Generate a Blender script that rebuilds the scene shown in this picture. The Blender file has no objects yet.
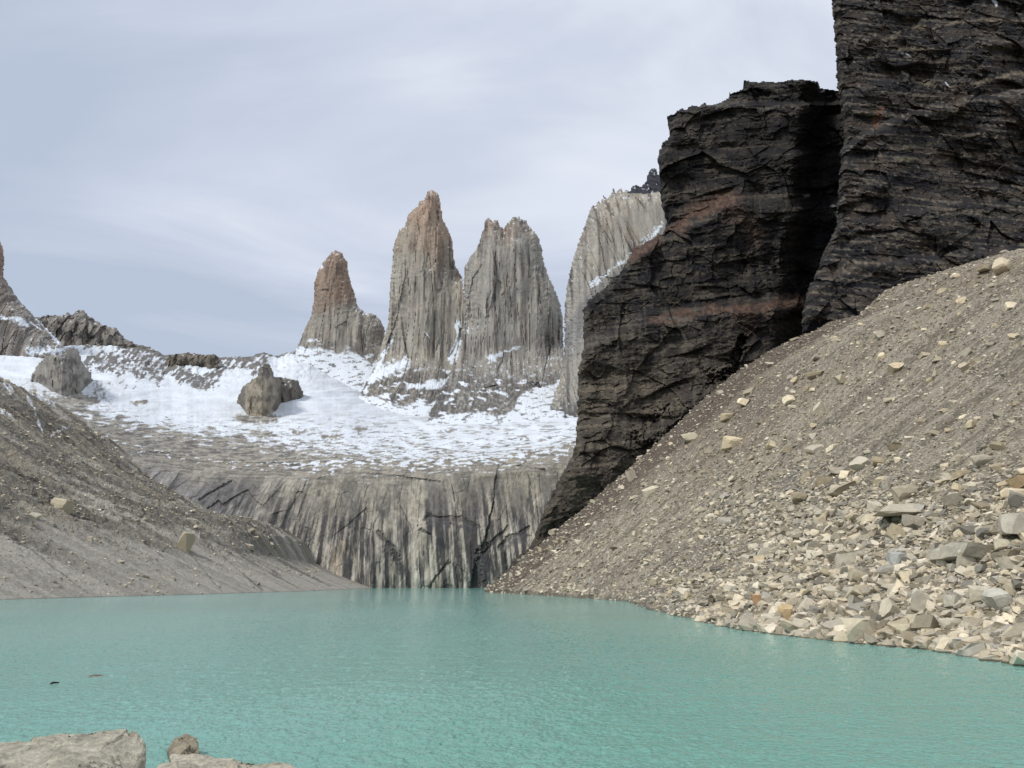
import bpy, math, random
import numpy as np

# ------------------------------------------------------------------ camera, world, sun
scene = bpy.context.scene
F = 774.0                       # focal length in pixels of a 1024 px wide picture
HOR = 583.0                     # row of the horizon
CAMH = 4.0
TH = math.atan((HOR - 384.0) / F)
ST, CT = math.sin(TH), math.cos(TH)

cam_d = bpy.data.cameras.new("camera")
cam_d.sensor_width = 36.0
cam_d.lens = F / 1024.0 * 36.0
cam_d.clip_start = 0.1
cam_d.clip_end = 30000.0
cam = bpy.data.objects.new("camera", cam_d)
scene.collection.objects.link(cam)
cam.location = (0, 0, CAMH)
cam.rotation_euler = (math.pi / 2 + TH, 0, 0)
scene.camera = cam

scene.view_settings.view_transform = 'Standard'
scene.view_settings.look = 'None'
scene.view_settings.exposure = 0.50
scene.view_settings.gamma = 1.0
scene.view_settings.use_curve_mapping = False
scene.render.resolution_x, scene.render.resolution_y = 1024, 768
scene.cycles.max_bounces = 5
scene.cycles.diffuse_bounces = 2
scene.cycles.glossy_bounces = 2
scene.cycles.use_denoising = True

SUN_EL, SUN_AZ = math.radians(46), math.radians(234)     # azimuth clockwise from +Y (view direction)
world = bpy.data.worlds.new("World")
scene.world = world
world.use_nodes = True
nt = world.node_tree
nt.nodes.clear()
def N(tree, kind, **kw):
    n = tree.nodes.new(kind)
    for k, v in kw.items():
        setattr(n, k, v)
    return n
def ramp(tree, fac, stops, interp='LINEAR'):
    r = N(tree, 'ShaderNodeValToRGB')
    r.color_ramp.interpolation = interp
    el = r.color_ramp.elements
    while len(el) > 1: el.remove(el[-1])
    el[0].position = stops[0][0]; el[0].color = (*stops[0][1], 1) if len(stops[0][1]) == 3 else stops[0][1]
    for p, c in stops[1:]:
        e = el.new(p); e.color = (*c, 1) if len(c) == 3 else c
    tree.links.new(fac, r.inputs[0])
    return r.outputs[0]
L = nt.links.new
sky = N(nt, 'ShaderNodeTexSky', sky_type='NISHITA', sun_disc=False)
sky.sun_elevation = SUN_EL; sky.sun_rotation = SUN_AZ
tc = N(nt, 'ShaderNodeTexCoord')
sx = N(nt, 'ShaderNodeSeparateXYZ'); L(tc.outputs['Generated'], sx.inputs[0])
# clouds lie on a high flat layer: project the direction on a plane overhead
zc = N(nt, 'ShaderNodeMath', operation='ADD'); L(sx.outputs[2], zc.inputs[0]); zc.inputs[1].default_value = 0.10
zm = N(nt, 'ShaderNodeMath', operation='MAXIMUM'); L(zc.outputs[0], zm.inputs[0]); zm.inputs[1].default_value = 0.04
dx = N(nt, 'ShaderNodeMath', operation='DIVIDE'); L(sx.outputs[0], dx.inputs[0]); L(zm.outputs[0], dx.inputs[1])
dy = N(nt, 'ShaderNodeMath', operation='DIVIDE'); L(sx.outputs[1], dy.inputs[0]); L(zm.outputs[0], dy.inputs[1])
cx = N(nt, 'ShaderNodeCombineXYZ'); L(dx.outputs[0], cx.inputs[0]); L(dy.outputs[0], cx.inputs[1])
def cnoise(scale, loc, rot, sc, detail=6, rough=.55, dist=0.6):
    mp = N(nt, 'ShaderNodeMapping'); L(cx.outputs[0], mp.inputs[0])
    mp.inputs['Location'].default_value = loc; mp.inputs['Rotation'].default_value = (0, 0, rot); mp.inputs['Scale'].default_value = sc
    n = N(nt, 'ShaderNodeTexNoise'); L(mp.outputs[0], n.inputs['Vector'])
    n.inputs['Scale'].default_value = scale; n.inputs['Detail'].default_value = detail
    n.inputs['Roughness'].default_value = rough; n.inputs['Distortion'].default_value = dist
    return n.outputs[0]
n1 = cnoise(0.55, (3.1, 0.4, 0), 0.35, (.8, .8, 1), 4, .5, .8)
n2 = cnoise(1.5, (7.0, 2.0, 0), -0.5, (.5, .9, 1), 7, .55, 1.0)
mixn = N(nt, 'ShaderNodeMix', data_type='FLOAT'); mixn.inputs[0].default_value = 0.5
L(n1, mixn.inputs[2]); L(n2, mixn.inputs[3])
# the layer is thinner (brighter) toward the right side of the sky
sh = N(nt, 'ShaderNodeMath', operation='MULTIPLY_ADD'); L(sx.outputs[0], sh.inputs[0]); sh.inputs[1].default_value = 0.22; L(mixn.outputs[0], sh.inputs[2])
cl = ramp(nt, sh.outputs[0], [(0.36, (3.55, 4.05, 4.95)), (0.43, (4.0, 4.45, 5.35)), (0.50, (4.7, 5.1, 5.95)), (0.57, (5.7, 6.05, 6.7)), (0.66, (6.6, 6.9, 7.4))])
mx = N(nt, 'ShaderNodeMix', data_type='RGBA'); mx.inputs[0].default_value = 0.93
L(sky.outputs[0], mx.inputs[6]); L(cl, mx.inputs[7])
bg = N(nt, 'ShaderNodeBackground'); L(mx.outputs[2], bg.inputs[0]); bg.inputs[1].default_value = 0.10
wo = N(nt, 'ShaderNodeOutputWorld'); L(bg.outputs[0], wo.inputs[0])

sun_d = bpy.data.lights.new("sun", 'SUN')
sun_d.energy = 1.9; sun_d.angle = math.radians(10); sun_d.color = (1.0, 0.955, 0.88)
sun = bpy.data.objects.new("sun", sun_d)
scene.collection.objects.link(sun)
sdir = np.array([math.sin(SUN_AZ) * math.cos(SUN_EL), math.cos(SUN_AZ) * math.cos(SUN_EL), math.sin(SUN_EL)])
from mathutils import Vector
sun.rotation_euler = Vector(sdir).to_track_quat('Z', 'Y').to_euler()

# ------------------------------------------------------------------ geometry helpers
rng = np.random.default_rng(7)
def ray(u, v):
    """x/y and z/y slopes of the sight line through a picture point"""
    u = np.asarray(u, float); v = np.asarray(v, float)
    yc = (384.0 - v) / F
    den = CT - yc * ST
    return (u - 512.0) / F / den, (ST + yc * CT) / den
def pt(u, v, Y):
    a, b = ray(u, v)
    return np.stack([a * Y, np.broadcast_to(Y, a.shape) * 1.0, CAMH + b * Y], -1)
def proj(P):
    x, y, z = P[..., 0], P[..., 1], P[..., 2] - CAMH
    dep = y * CT + z * ST
    up = -y * ST + z * CT
    return 512 + F * x / dep, 384 - F * up / dep

_perm = rng.permutation(256); _perm = np.concatenate([_perm, _perm, _perm])
_g = rng.normal(size=(256, 3)); _g /= np.linalg.norm(_g, axis=1)[:, None]
def noise(x, y, z=0.0, seed=0):
    x, y, z = np.broadcast_arrays(np.asarray(x, float) + seed * 17.31, np.asarray(y, float) + seed * 5.77, np.asarray(z, float))
    xi, yi, zi = np.floor(x), np.floor(y), np.floor(z)
    xf, yf, zf = x - xi, y - yi, z - zi
    X, Yy, Z = xi.astype(int) & 255, yi.astype(int) & 255, zi.astype(int) & 255
    fx, fy, fz = xf * xf * xf * (xf * (xf * 6 - 15) + 10), yf * yf * yf * (yf * (yf * 6 - 15) + 10), zf * zf * zf * (zf * (zf * 6 - 15) + 10)
    out = 0
    for i in (0, 1):
        for j in (0, 1):
            for k in (0, 1):
                h = _perm[_perm[_perm[X + i] + Yy + j] + Z + k]
                g = _g[h]
                d = g[..., 0] * (xf - i) + g[..., 1] * (yf - j) + g[..., 2] * (zf - k)
                w = (fx if i else 1 - fx) * (fy if j else 1 - fy) * (fz if k else 1 - fz)
                out = out + w * d
    return out * 1.5
def fbm(x, y, z=0.0, o=4, seed=0, lac=2.03, gain=0.5):
    a, s, t = 1.0, 0.0, 0.0
    for i in range(o):
        s = s + a * noise(x, y, z, seed + i * 3)
        t += a; a *= gain
        x = np.asarray(x) * lac; y = np.asarray(y) * lac; z = np.asarray(z) * lac
    return s / t * 1.4
def ridged(x, y, z=0.0, o=4, seed=0, lac=2.1, gain=0.5):
    a, s, t = 1.0, 0.0, 0.0
    for i in range(o):
        s = s + a * (1 - 2.2 * np.abs(noise(x, y, z, seed + i * 3)))
        t += a; a *= gain
        x = np.asarray(x) * lac; y = np.asarray(y) * lac; z = np.asarray(z) * lac
    return s / t
def blocky(x, y, z, seed=0):
    """constant value per distorted cell: angular broken faces"""
    x = x + 0.35 * noise(x * .9, y * .9, z * .9, seed + 11); z = z + 0.35 * noise(x * .8, y * .8, z * .8, seed + 12)
    h = _perm[_perm[_perm[np.floor(x).astype(int) & 255] + (np.floor(y).astype(int) & 255)] + ((np.floor(z).astype(int) + seed) & 255)]
    return h / 127.5 - 1
def facets(x, z, seed=0, tilt=1.0, edge=.25):
    """broken planar faces: every cell is a plane with its own height and tilt; returns about -1..1"""
    x = x + edge * noise(x * 1.3, z * 1.3, seed + .5, seed); z = z + edge * noise(x * 1.2, z * 1.2, seed + 7.5, seed)
    ix, iz = np.floor(x).astype(int), np.floor(z).astype(int)
    best = np.full(x.shape, 1e9); out = np.zeros(x.shape)
    for i in (-1, 0, 1):
        for j in (-1, 0, 1):
            h = _perm[_perm[(ix + i) & 255] + ((iz + j + seed * 7) & 255)]
            h2 = _perm[h + 31]; h3 = _perm[h + 77]; h4 = _perm[h + 143]; h5 = _perm[h + 201]
            px, pz = x - (ix + i + h / 255.), z - (iz + j + h2 / 255.)
            dd = px * px + pz * pz
            m = dd < best
            best = np.where(m, dd, best)
            out = np.where(m, (h3 / 127.5 - 1) * .6 + tilt * ((h4 / 127.5 - 1) * px + (h5 / 127.5 - 1) * pz), out)
    return out
def sstep(a, b, x):
    t = np.clip((x - a) / (b - a), 0, 1)
    return t * t * (3 - 2 * t)
def lerp(a, b, t): return a + (b - a) * t
def cmix(c, d, m):
    c = np.asarray(c, float); d = np.asarray(d, float); m = np.asarray(m)[..., None]
    return c * (1 - m) + d * m
def seg_dist(u, v, pts, closed=False):
    pts = list(pts)
    if closed: pts = pts + [pts[0]]
    best = np.full(u.shape, 1e9)
    for (x0, y0), (x1, y1) in zip(pts[:-1], pts[1:]):
        dx_, dy_ = x1 - x0, y1 - y0
        t = np.clip(((u - x0) * dx_ + (v - y0) * dy_) / (dx_ * dx_ + dy_ * dy_ + 1e-9), 0, 1)
        best = np.minimum(best, np.hypot(u - x0 - t * dx_, v - y0 - t * dy_))
    return best
def stroke(u, v, pts, w, rough=0.6, seed=0, fq=.12, jit=3.0):
    n = fbm(u * fq, v * fq, 0, 3, seed)
    d = seg_dist(u + jit * n, v + jit * n, pts) / np.clip(1 + 1.3 * fbm(u * .05, v * .05, 2.2, 2, seed + 8), .45, 1.8)
    return 1 - sstep(w * .35, w * 1.25, d + rough * w * fbm(u * .35, v * .35, 0, 3, seed + 5))
def inside(u, v, poly):
    r = np.zeros(u.shape, bool)
    n = len(poly)
    for i in range(n):
        x0, y0 = poly[i]; x1, y1 = poly[(i + 1) % n]
        c = ((y0 > v) != (y1 > v))
        if y1 != y0:
            r ^= c & (u < (x1 - x0) * (v - y0) / (y1 - y0) + x0)
    return r

def make_mesh(name, V, Q, cols=None, smooth=False, mats=None, attrs=None):
    me = bpy.data.meshes.new(name)
    V = np.ascontiguousarray(V, dtype=np.float32); Q = np.ascontiguousarray(Q, dtype=np.int32)
    k = Q.shape[1]
    me.vertices.add(len(V)); me.vertices.foreach_set('co', V.ravel())
    me.loops.add(Q.size); me.loops.foreach_set('vertex_index', Q.ravel())
    me.polygons.add(len(Q)); me.polygons.foreach_set('loop_start', np.arange(0, Q.size, k, dtype=np.int32))
    me.polygons.foreach_set('loop_total', np.full(len(Q), k, dtype=np.int32))
    me.polygons.foreach_set('use_smooth', np.full(len(Q), smooth, dtype=bool))
    me.update(calc_edges=True)
    if cols is not None:
        a = me.attributes.new('col', 'FLOAT_COLOR', 'POINT')
        c = np.ones((len(V), 4), np.float32); c[:, :3] = np.clip(cols, 0.004, 0.9)
        a.data.foreach_set('color', c.ravel())
    for n_, val in (attrs or {}).items():
        a = me.attributes.new(n_, 'FLOAT', 'POINT')
        a.data.foreach_set('value', np.ascontiguousarray(val, dtype=np.float32).ravel())
    for m in (mats or []): me.materials.append(m)
    me.validate()
    return me
def link(name, me, **props):
    o = bpy.data.objects.new(name, me)
    scene.collection.objects.link(o)
    for k, v in props.items(): o[k] = v
    return o
def grid_quads(nr, nc):
    i = np.arange(nr * nc).reshape(nr, nc)
    return np.stack([i[:-1, :-1], i[:-1, 1:], i[1:, 1:], i[1:, :-1]], -1).reshape(-1, 4)
def grid_normals(P):
    a = np.gradient(P, axis=1); b = np.gradient(P, axis=0)
    n = np.cross(a, b); n /= np.linalg.norm(n, axis=-1)[..., None] + 1e-12
    flip = (n * (np.array([0, 0, CAMH]) - P)).sum(-1) < 0
    n[flip] *= -1
    return n

# ------------------------------------------------------------------ materials
def rock_material(name, fine=1.0, bump=0.3, bdist=0.5, rough=0.92, src='attr', stretch=(1, 1, 1), var=0.45, mott=None):
    m = bpy.data.materials.new(name); m.use_nodes = True
    t = m.node_tree; t.nodes.clear(); Lk = t.links.new
    out = N(t, 'ShaderNodeOutputMaterial'); b = N(t, 'ShaderNodeBsdfPrincipled')
    Lk(b.outputs[0], out.inputs[0])
    b.inputs['Roughness'].default_value = rough
    b.inputs['Specular IOR Level'].default_value = 0.25
    g = N(t, 'ShaderNodeNewGeometry')
    mp = N(t, 'ShaderNodeMapping'); Lk(g.outputs['Position'], mp.inputs[0]); mp.inputs['Scale'].default_value = stretch
    n = N(t, 'ShaderNodeTexNoise'); Lk(mp.outputs[0], n.inputs['Vector'])
    n.inputs['Scale'].default_value = fine; n.inputs['Detail'].default_value = 7; n.inputs['Roughness'].default_value = 0.65
    nb = N(t, 'ShaderNodeTexNoise'); Lk(g.outputs['Position'], nb.inputs['Vector'])
    nb.inputs['Scale'].default_value = fine * 4.3; nb.inputs['Detail'].default_value = 5; nb.inputs['Roughness'].default_value = 0.7
    if src == 'attr':
        a = N(t, 'ShaderNodeAttribute', attribute_name='col'); col = a.outputs['Color']
    else:
        a = N(t, 'ShaderNodeObjectInfo'); col = a.outputs['Color']
    r1 = ramp(t, n.outputs[0], [(0.25, (1 - var,) * 3), (0.5, (1, 1, 1)), (0.75, (1 + var,) * 3)])
    r2 = ramp(t, nb.outputs[0], [(0.25, (1 - var * .7,) * 3), (0.5, (1, 1, 1)), (0.75, (1 + var * .7,) * 3)])
    m1 = N(t, 'ShaderNodeMix', data_type='RGBA', blend_type='MULTIPLY'); m1.inputs[0].default_value = 1
    m2 = N(t, 'ShaderNodeMix', data_type='RGBA', blend_type='MULTIPLY'); m2.inputs[0].default_value = 1
    m1.clamp_result = False; m2.clamp_result = False
    Lk(col, m1.inputs[6]); Lk(r1, m1.inputs[7]); Lk(m1.outputs[2], m2.inputs[6]); Lk(r2, m2.inputs[7])
    Lk(m2.outputs[2], b.inputs['Base Color'])
    ad = N(t, 'ShaderNodeMath', operation='ADD'); Lk(n.outputs[0], ad.inputs[0]); Lk(nb.outputs[0], ad.inputs[1])
    bp = N(t, 'ShaderNodeBump'); bp.inputs['Strength'].default_value = bump; bp.inputs['Distance'].default_value = bdist
    Lk(ad.outputs[0], bp.inputs['Height']); Lk(bp.outputs[0], b.inputs['Normal'])
    return m
def snowy_rock(name, fine, bump, bdist, stretch=(1, 1, 1), var=.4):
    """rock whose 'snow' attribute turns it to snow without the rock's mottling"""
    m = rock_material(name, fine, bump, bdist, stretch=stretch, var=var)
    t = m.node_tree
    b = next(n for n in t.nodes if n.type == 'BSDF_PRINCIPLED')
    old = b.inputs['Base Color'].links[0].from_socket
    a = N(t, 'ShaderNodeAttribute', attribute_name='snow')
    mixc = N(t, 'ShaderNodeMix', data_type='RGBA'); t.links.new(a.outputs['Fac'], mixc.inputs[0])
    t.links.new(old, mixc.inputs[6]); mixc.inputs[7].default_value = (0.66, 0.71, 0.77, 1)
    t.links.new(mixc.outputs[2], b.inputs['Base Color'])
    return m

M_granite = snowy_rock('granite', 0.045, 0.35, 6.0, (1, 1, .25), .3)
M_black = snowy_rock('black_shale', 0.28, 0.5, 1.2, (1, 1, 1.6), .45)
M_headwall = snowy_rock('streaked_granite', 0.30, 0.45, 1.2, (1, 1, .4), .4)
M_shelf = snowy_rock('snowy_ground', 0.10, 0.35, 2.0, (1, .4, 1), .35)
M_ridge = snowy_rock('ridge_rock', 0.05, 0.4, 5.0, (1, 1, .6), .35)
M_scree = rock_material('scree', 2.2, 0.7, 0.25, var=.5)
M_scree_far = rock_material('grey_scree', 1.3, 0.6, 0.4, var=.4)
M_stone = rock_material('broken_stone', 1.8, 0.35, 0.08, var=.2)
M_boulder = rock_material('boulder_stone', 1.6, 0.4, 0.08, src='obj', var=.22)
M_near = rock_material('lichen_granite', 2.6, 0.9, 0.07, src='obj', var=.5)
def wet_line(m):
    t = m.node_tree; b = next(n for n in t.nodes if n.type == 'BSDF_PRINCIPLED')
    g = N(t, 'ShaderNodeNewGeometry'); x = N(t, 'ShaderNodeSeparateXYZ'); t.links.new(g.outputs['Position'], x.inputs[0])
    r = ramp(t, x.outputs[2], [(0.0, (.38, .36, .33)), (0.06, (.42, .40, .37)), (0.10, (1, 1, 1))])
    mm = N(t, 'ShaderNodeMix', data_type='RGBA', blend_type='MULTIPLY'); mm.inputs[0].default_value = 1
    old = b.inputs['Base Color'].links[0].from_socket
    t.links.new(old, mm.inputs[6]); t.links.new(r, mm.inputs[7]); t.links.new(mm.outputs[2], b.inputs['Base Color'])
for m_ in (M_near, M_boulder, M_stone): wet_line(m_)

# ------------------------------------------------------------------ a rock mass with a traced outline, true distance and thickness
def mass(name, poly, sil, Y0, R, D, relief, paint, mat, step=0.8, jag=1.6, jf=.25, thick=None, seed=0, smooth=False, **props):
    us = [p[0] for p in poly]; vs = [p[1] for p in poly]
    gu = np.arange(min(us) - 3, max(us) + 3, step); gv = np.arange(min(vs) - 3, max(vs) + 3, step)
    U, V = np.meshgrid(gu, gv)
    ju = U + jag * fbm(U * jf, V * jf, 0, 3, seed + 31); jv = V + jag * 1.3 * fbm(U * jf, V * jf, 4.4, 3, seed + 41)
    ins = inside(ju, jv, poly)
    d = seg_dist(ju, jv, sil)
    q = 1 - np.clip(d / R, 0, 1)
    Yb = (Y0(U, V) if callable(Y0) else np.full(U.shape, float(Y0))) + D * (1 - np.sqrt(np.clip(1 - q * q, 0, 1)))
    P0 = pt(U, V, Yb)
    Y = Yb - relief(U, V, P0, d)
    P = pt(U, V, Y)
    Nn = grid_normals(P)
    col, snow = paint(U, V, P0, Nn, d)
    q4 = grid_quads(*U.shape)
    keep = ins.ravel()[q4].all(1)
    q4 = q4[keep]
    used = np.unique(q4)
    remap = np.full(U.size, -1); remap[used] = np.arange(len(used))
    q4 = remap[q4]
    Vv = P.reshape(-1, 3)[used]; C = col.reshape(-1, 3)[used]; S = snow.ravel()[used]
    # close the solid: walls run back from the rim, then a rear face
    e = np.concatenate([q4[:, [0, 1]], q4[:, [1, 2]], q4[:, [2, 3]], q4[:, [3, 0]]])
    key = np.sort(e, 1); key = key[:, 0].astype(np.int64) * (len(used) + 1) + key[:, 1]
    uq, inv, cnt = np.unique(key, return_inverse=True, return_counts=True)
    be = e[cnt[inv.ravel()] == 1]
    rim = np.unique(be)
    T = thick if thick else D * 1.5
    camp = np.array([0, 0, CAMH]); allV, allC, allS, allQ = [Vv], [C], [S], [q4]
    rv = Vv[rim]; base = len(Vv); rm = np.full(len(Vv), -1); rm[rim] = np.arange(len(rim))
    cen = rv.mean(0); prev = be.copy(); 
    for s, shrink in ((.35, .01), (.75, .05), (1.0, .5), (1.02, .985)):
        k = 1 + T * s / rv[:, 1]
        w = camp + (rv - camp) * k[:, None]
        c2 = camp + (cen - camp) * (1 + T * s / cen[1])
        w = w + (c2 - w) * shrink
        w[:, 2] = np.minimum(w[:, 2], (camp + (rv - camp) * k[:, None])[:, 2])
        idx = base + rm[be]
        allV.append(w); allC.append(C[rim]); allS.append(S[rim] * .0)
        allQ.append(np.stack([prev[:, 1], prev[:, 0], idx[:, 0], idx[:, 1]], 1))
        prev = idx.copy(); base += len(rim)
    me = make_mesh(name, np.concatenate(allV), np.concatenate(allQ), np.concatenate(allC), smooth, [mat], {'snow': np.clip(np.concatenate(allS), 0, 1)})
    return link(name, me, **props)

# ------------------------------------------------------------------ mountainside: lake wall and snowy shelf behind it
def build_headwall():
    gu = np.arange(60, 640, 0.8)
    # rim of the wall, row where wall turns into shelf
    rim_u = [0, 60, 110, 150, 200, 250, 300, 350, 400, 450, 500, 545, 575, 640]
    rim_v = [400, 420, 436, 448, 458, 462, 462, 458, 460, 458, 456, 448, 440, 425]
    rows_w = np.linspace(0, 1, 190)
    U = np.broadcast_to(gu, (len(rows_w), len(gu))).copy()
    W = rows_w[:, None]
    rv = np.interp(gu, rim_u, rim_v) + 2.0 * fbm(gu * .05, 0 * gu, 0, 3, 3)
    V = 596 + (rv - 596) * W
    t = W * np.ones_like(U)
    Yb = 655 + 60 * t ** 2.2 + 40 * sstep(.86, 1.0, t) + 0.0007 * (U - 430) ** 2 * -1
    P0 = pt(U, V, Yb)
    X, Z = P0[..., 0], P0[..., 2]
    lean = X + (Z - 40) * 0.12 * np.sin((U - 330) * .012)           # streaks fan out
    rel = 6 * fbm(lean / 55, Z / 60, 0, 3, 1) + 2.0 * ridged(lean / 18, Z / 110, 0, 2, 2) + 1.4 * facets(lean / 26, Z / 55, 2, 1.2, .1) + .5 * facets(lean / 9, Z / 22, 3, 1.2, .1) + .5 * fbm(lean / 4, Z / 9, 0, 3, 5)
    rel += .6 * blocky(lean / 7, Z * 0, Z / 16, 3) * sstep(.15, .5, fbm(X / 40, Z / 30, 2.2, 2, 9) + .35)
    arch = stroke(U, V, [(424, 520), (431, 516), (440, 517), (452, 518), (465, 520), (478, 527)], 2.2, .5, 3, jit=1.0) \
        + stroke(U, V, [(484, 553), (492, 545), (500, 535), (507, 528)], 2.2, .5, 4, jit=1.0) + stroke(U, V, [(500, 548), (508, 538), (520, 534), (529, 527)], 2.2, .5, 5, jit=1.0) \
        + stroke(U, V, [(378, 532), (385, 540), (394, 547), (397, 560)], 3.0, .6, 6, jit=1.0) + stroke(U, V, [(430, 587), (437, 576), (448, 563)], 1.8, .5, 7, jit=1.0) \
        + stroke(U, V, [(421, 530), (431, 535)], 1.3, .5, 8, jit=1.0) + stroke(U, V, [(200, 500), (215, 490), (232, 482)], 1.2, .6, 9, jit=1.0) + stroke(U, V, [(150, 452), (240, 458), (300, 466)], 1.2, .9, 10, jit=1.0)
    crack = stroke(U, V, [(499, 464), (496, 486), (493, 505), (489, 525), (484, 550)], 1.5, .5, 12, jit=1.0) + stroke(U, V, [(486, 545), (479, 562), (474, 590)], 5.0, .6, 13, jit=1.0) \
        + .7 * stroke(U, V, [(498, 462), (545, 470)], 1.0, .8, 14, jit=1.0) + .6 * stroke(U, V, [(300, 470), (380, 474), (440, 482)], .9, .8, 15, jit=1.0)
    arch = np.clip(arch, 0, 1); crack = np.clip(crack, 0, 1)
    rel -= 1.6 * arch + 3.0 * crack
    # ledgy upper third
    led = sstep(.72, .97, t + .1 * fbm(U / 50, V / 20, 0, 2, 8))
    rel += led * 4 * np.sin(Z / 3.1 + 5 * fbm(X / 60, Z / 30, 0, 3, 19)) * .35
    Y = Yb - rel
    P = pt(U, V, Y)
    Nn = grid_normals(P)
    # colour
    s1 = fbm(lean / 5.0, Z / 80, 0, 4, 21, gain=.62); s2 = fbm(lean / 15, Z / 60, 0, 3, 22); s3 = fbm(lean / 2.2, Z / 60, 0, 3, 23)
    tone = 1 + .16 * blocky(lean / 11, Z * 0, Z / 26, 33) + .30 * fbm(X / 4, Z / 5, 0, 4, 34, gain=.65) + .22 * fbm(X / 26, Z / 20, 0, 3, 35)
    c = cmix((.34, .315, .265), (.235, .22, .195), sstep(-.1, .2, s2 + .6 * s1))
    blot = sstep(-.02, .22, fbm(lean / 24, Z / 55, 0, 4, 26)); c = cmix(c, (.15, .145, .14), blot * .75 * sstep(.95, .75, t))
    c = c * tone[..., None]
    c = cmix(c, (.46, .43, .37), sstep(.10, .20, s1 - .25 * s2) * sstep(.78, .35, t + .15 * s2) * .85)
    c = cmix(c, (.58, .555, .51), sstep(.22, .32, s3 + .5 * s1) * sstep(.62, .25, t + .3 * s2) * .8)
    c = cmix(c, (.42, .33, .25), sstep(.0, .25, fbm(lean / 14, Z / 50, 9, 3, 28)) * sstep(370, 330, U) * sstep(305, 322, U) * sstep(.6, .35, t) * .6)
    dkz = .12 * sstep(415, 440, U) - .08 * sstep(395, 375, U) * sstep(350, 370, U) * -1
    c = cmix(c, (.05, .05, .056), sstep(.05, .16, -s1 + .3 * s2 - .03 + dkz) * sstep(.86, .55, t + .25 * s2) * .85)
    c = cmix(c, (.08, .08, .086), sstep(.22, .34, fbm(lean / 3.2, Z / 45, 4, 3, 29)) * sstep(.9, .5, t) * .7)
    c = cmix(c, np.array([.245, .228, .197]) * tone[..., None], led * .8)
    lf = fbm(X / 30, Z / 2.4, 0, 5, 24, gain=.65); c = cmix(c, (.085, .083, .083), led * sstep(.08, .25, lf) * .75)
    c = cmix(c, (.33, .31, .27), led * sstep(.1, .3, -lf) * .5)
    grey = sstep(330, 190, U) * (1 - led)
    c = cmix(c, c.mean(-1)[..., None] * np.array([.90, .89, .93]), grey * .85)
    c = cmix(c, (.045, .045, .05), np.clip(arch * .6 + crack * .6, 0, 1))  # arches and cracks darkened: damp stain plus overhang shade in the colour
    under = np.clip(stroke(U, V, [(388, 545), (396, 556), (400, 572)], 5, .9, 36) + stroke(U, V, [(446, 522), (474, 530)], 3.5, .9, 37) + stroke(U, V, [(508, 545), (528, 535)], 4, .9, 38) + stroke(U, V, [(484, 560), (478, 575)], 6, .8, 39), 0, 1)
    c = cmix(c, (.07, .07, .078), under * .7)  # overhang shade, painted as dark patches below the arches
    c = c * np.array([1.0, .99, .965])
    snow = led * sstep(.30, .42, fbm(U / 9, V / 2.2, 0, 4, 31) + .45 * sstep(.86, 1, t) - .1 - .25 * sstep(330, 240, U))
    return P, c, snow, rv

HP, HC, HS, RIMV = build_headwall()

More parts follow.
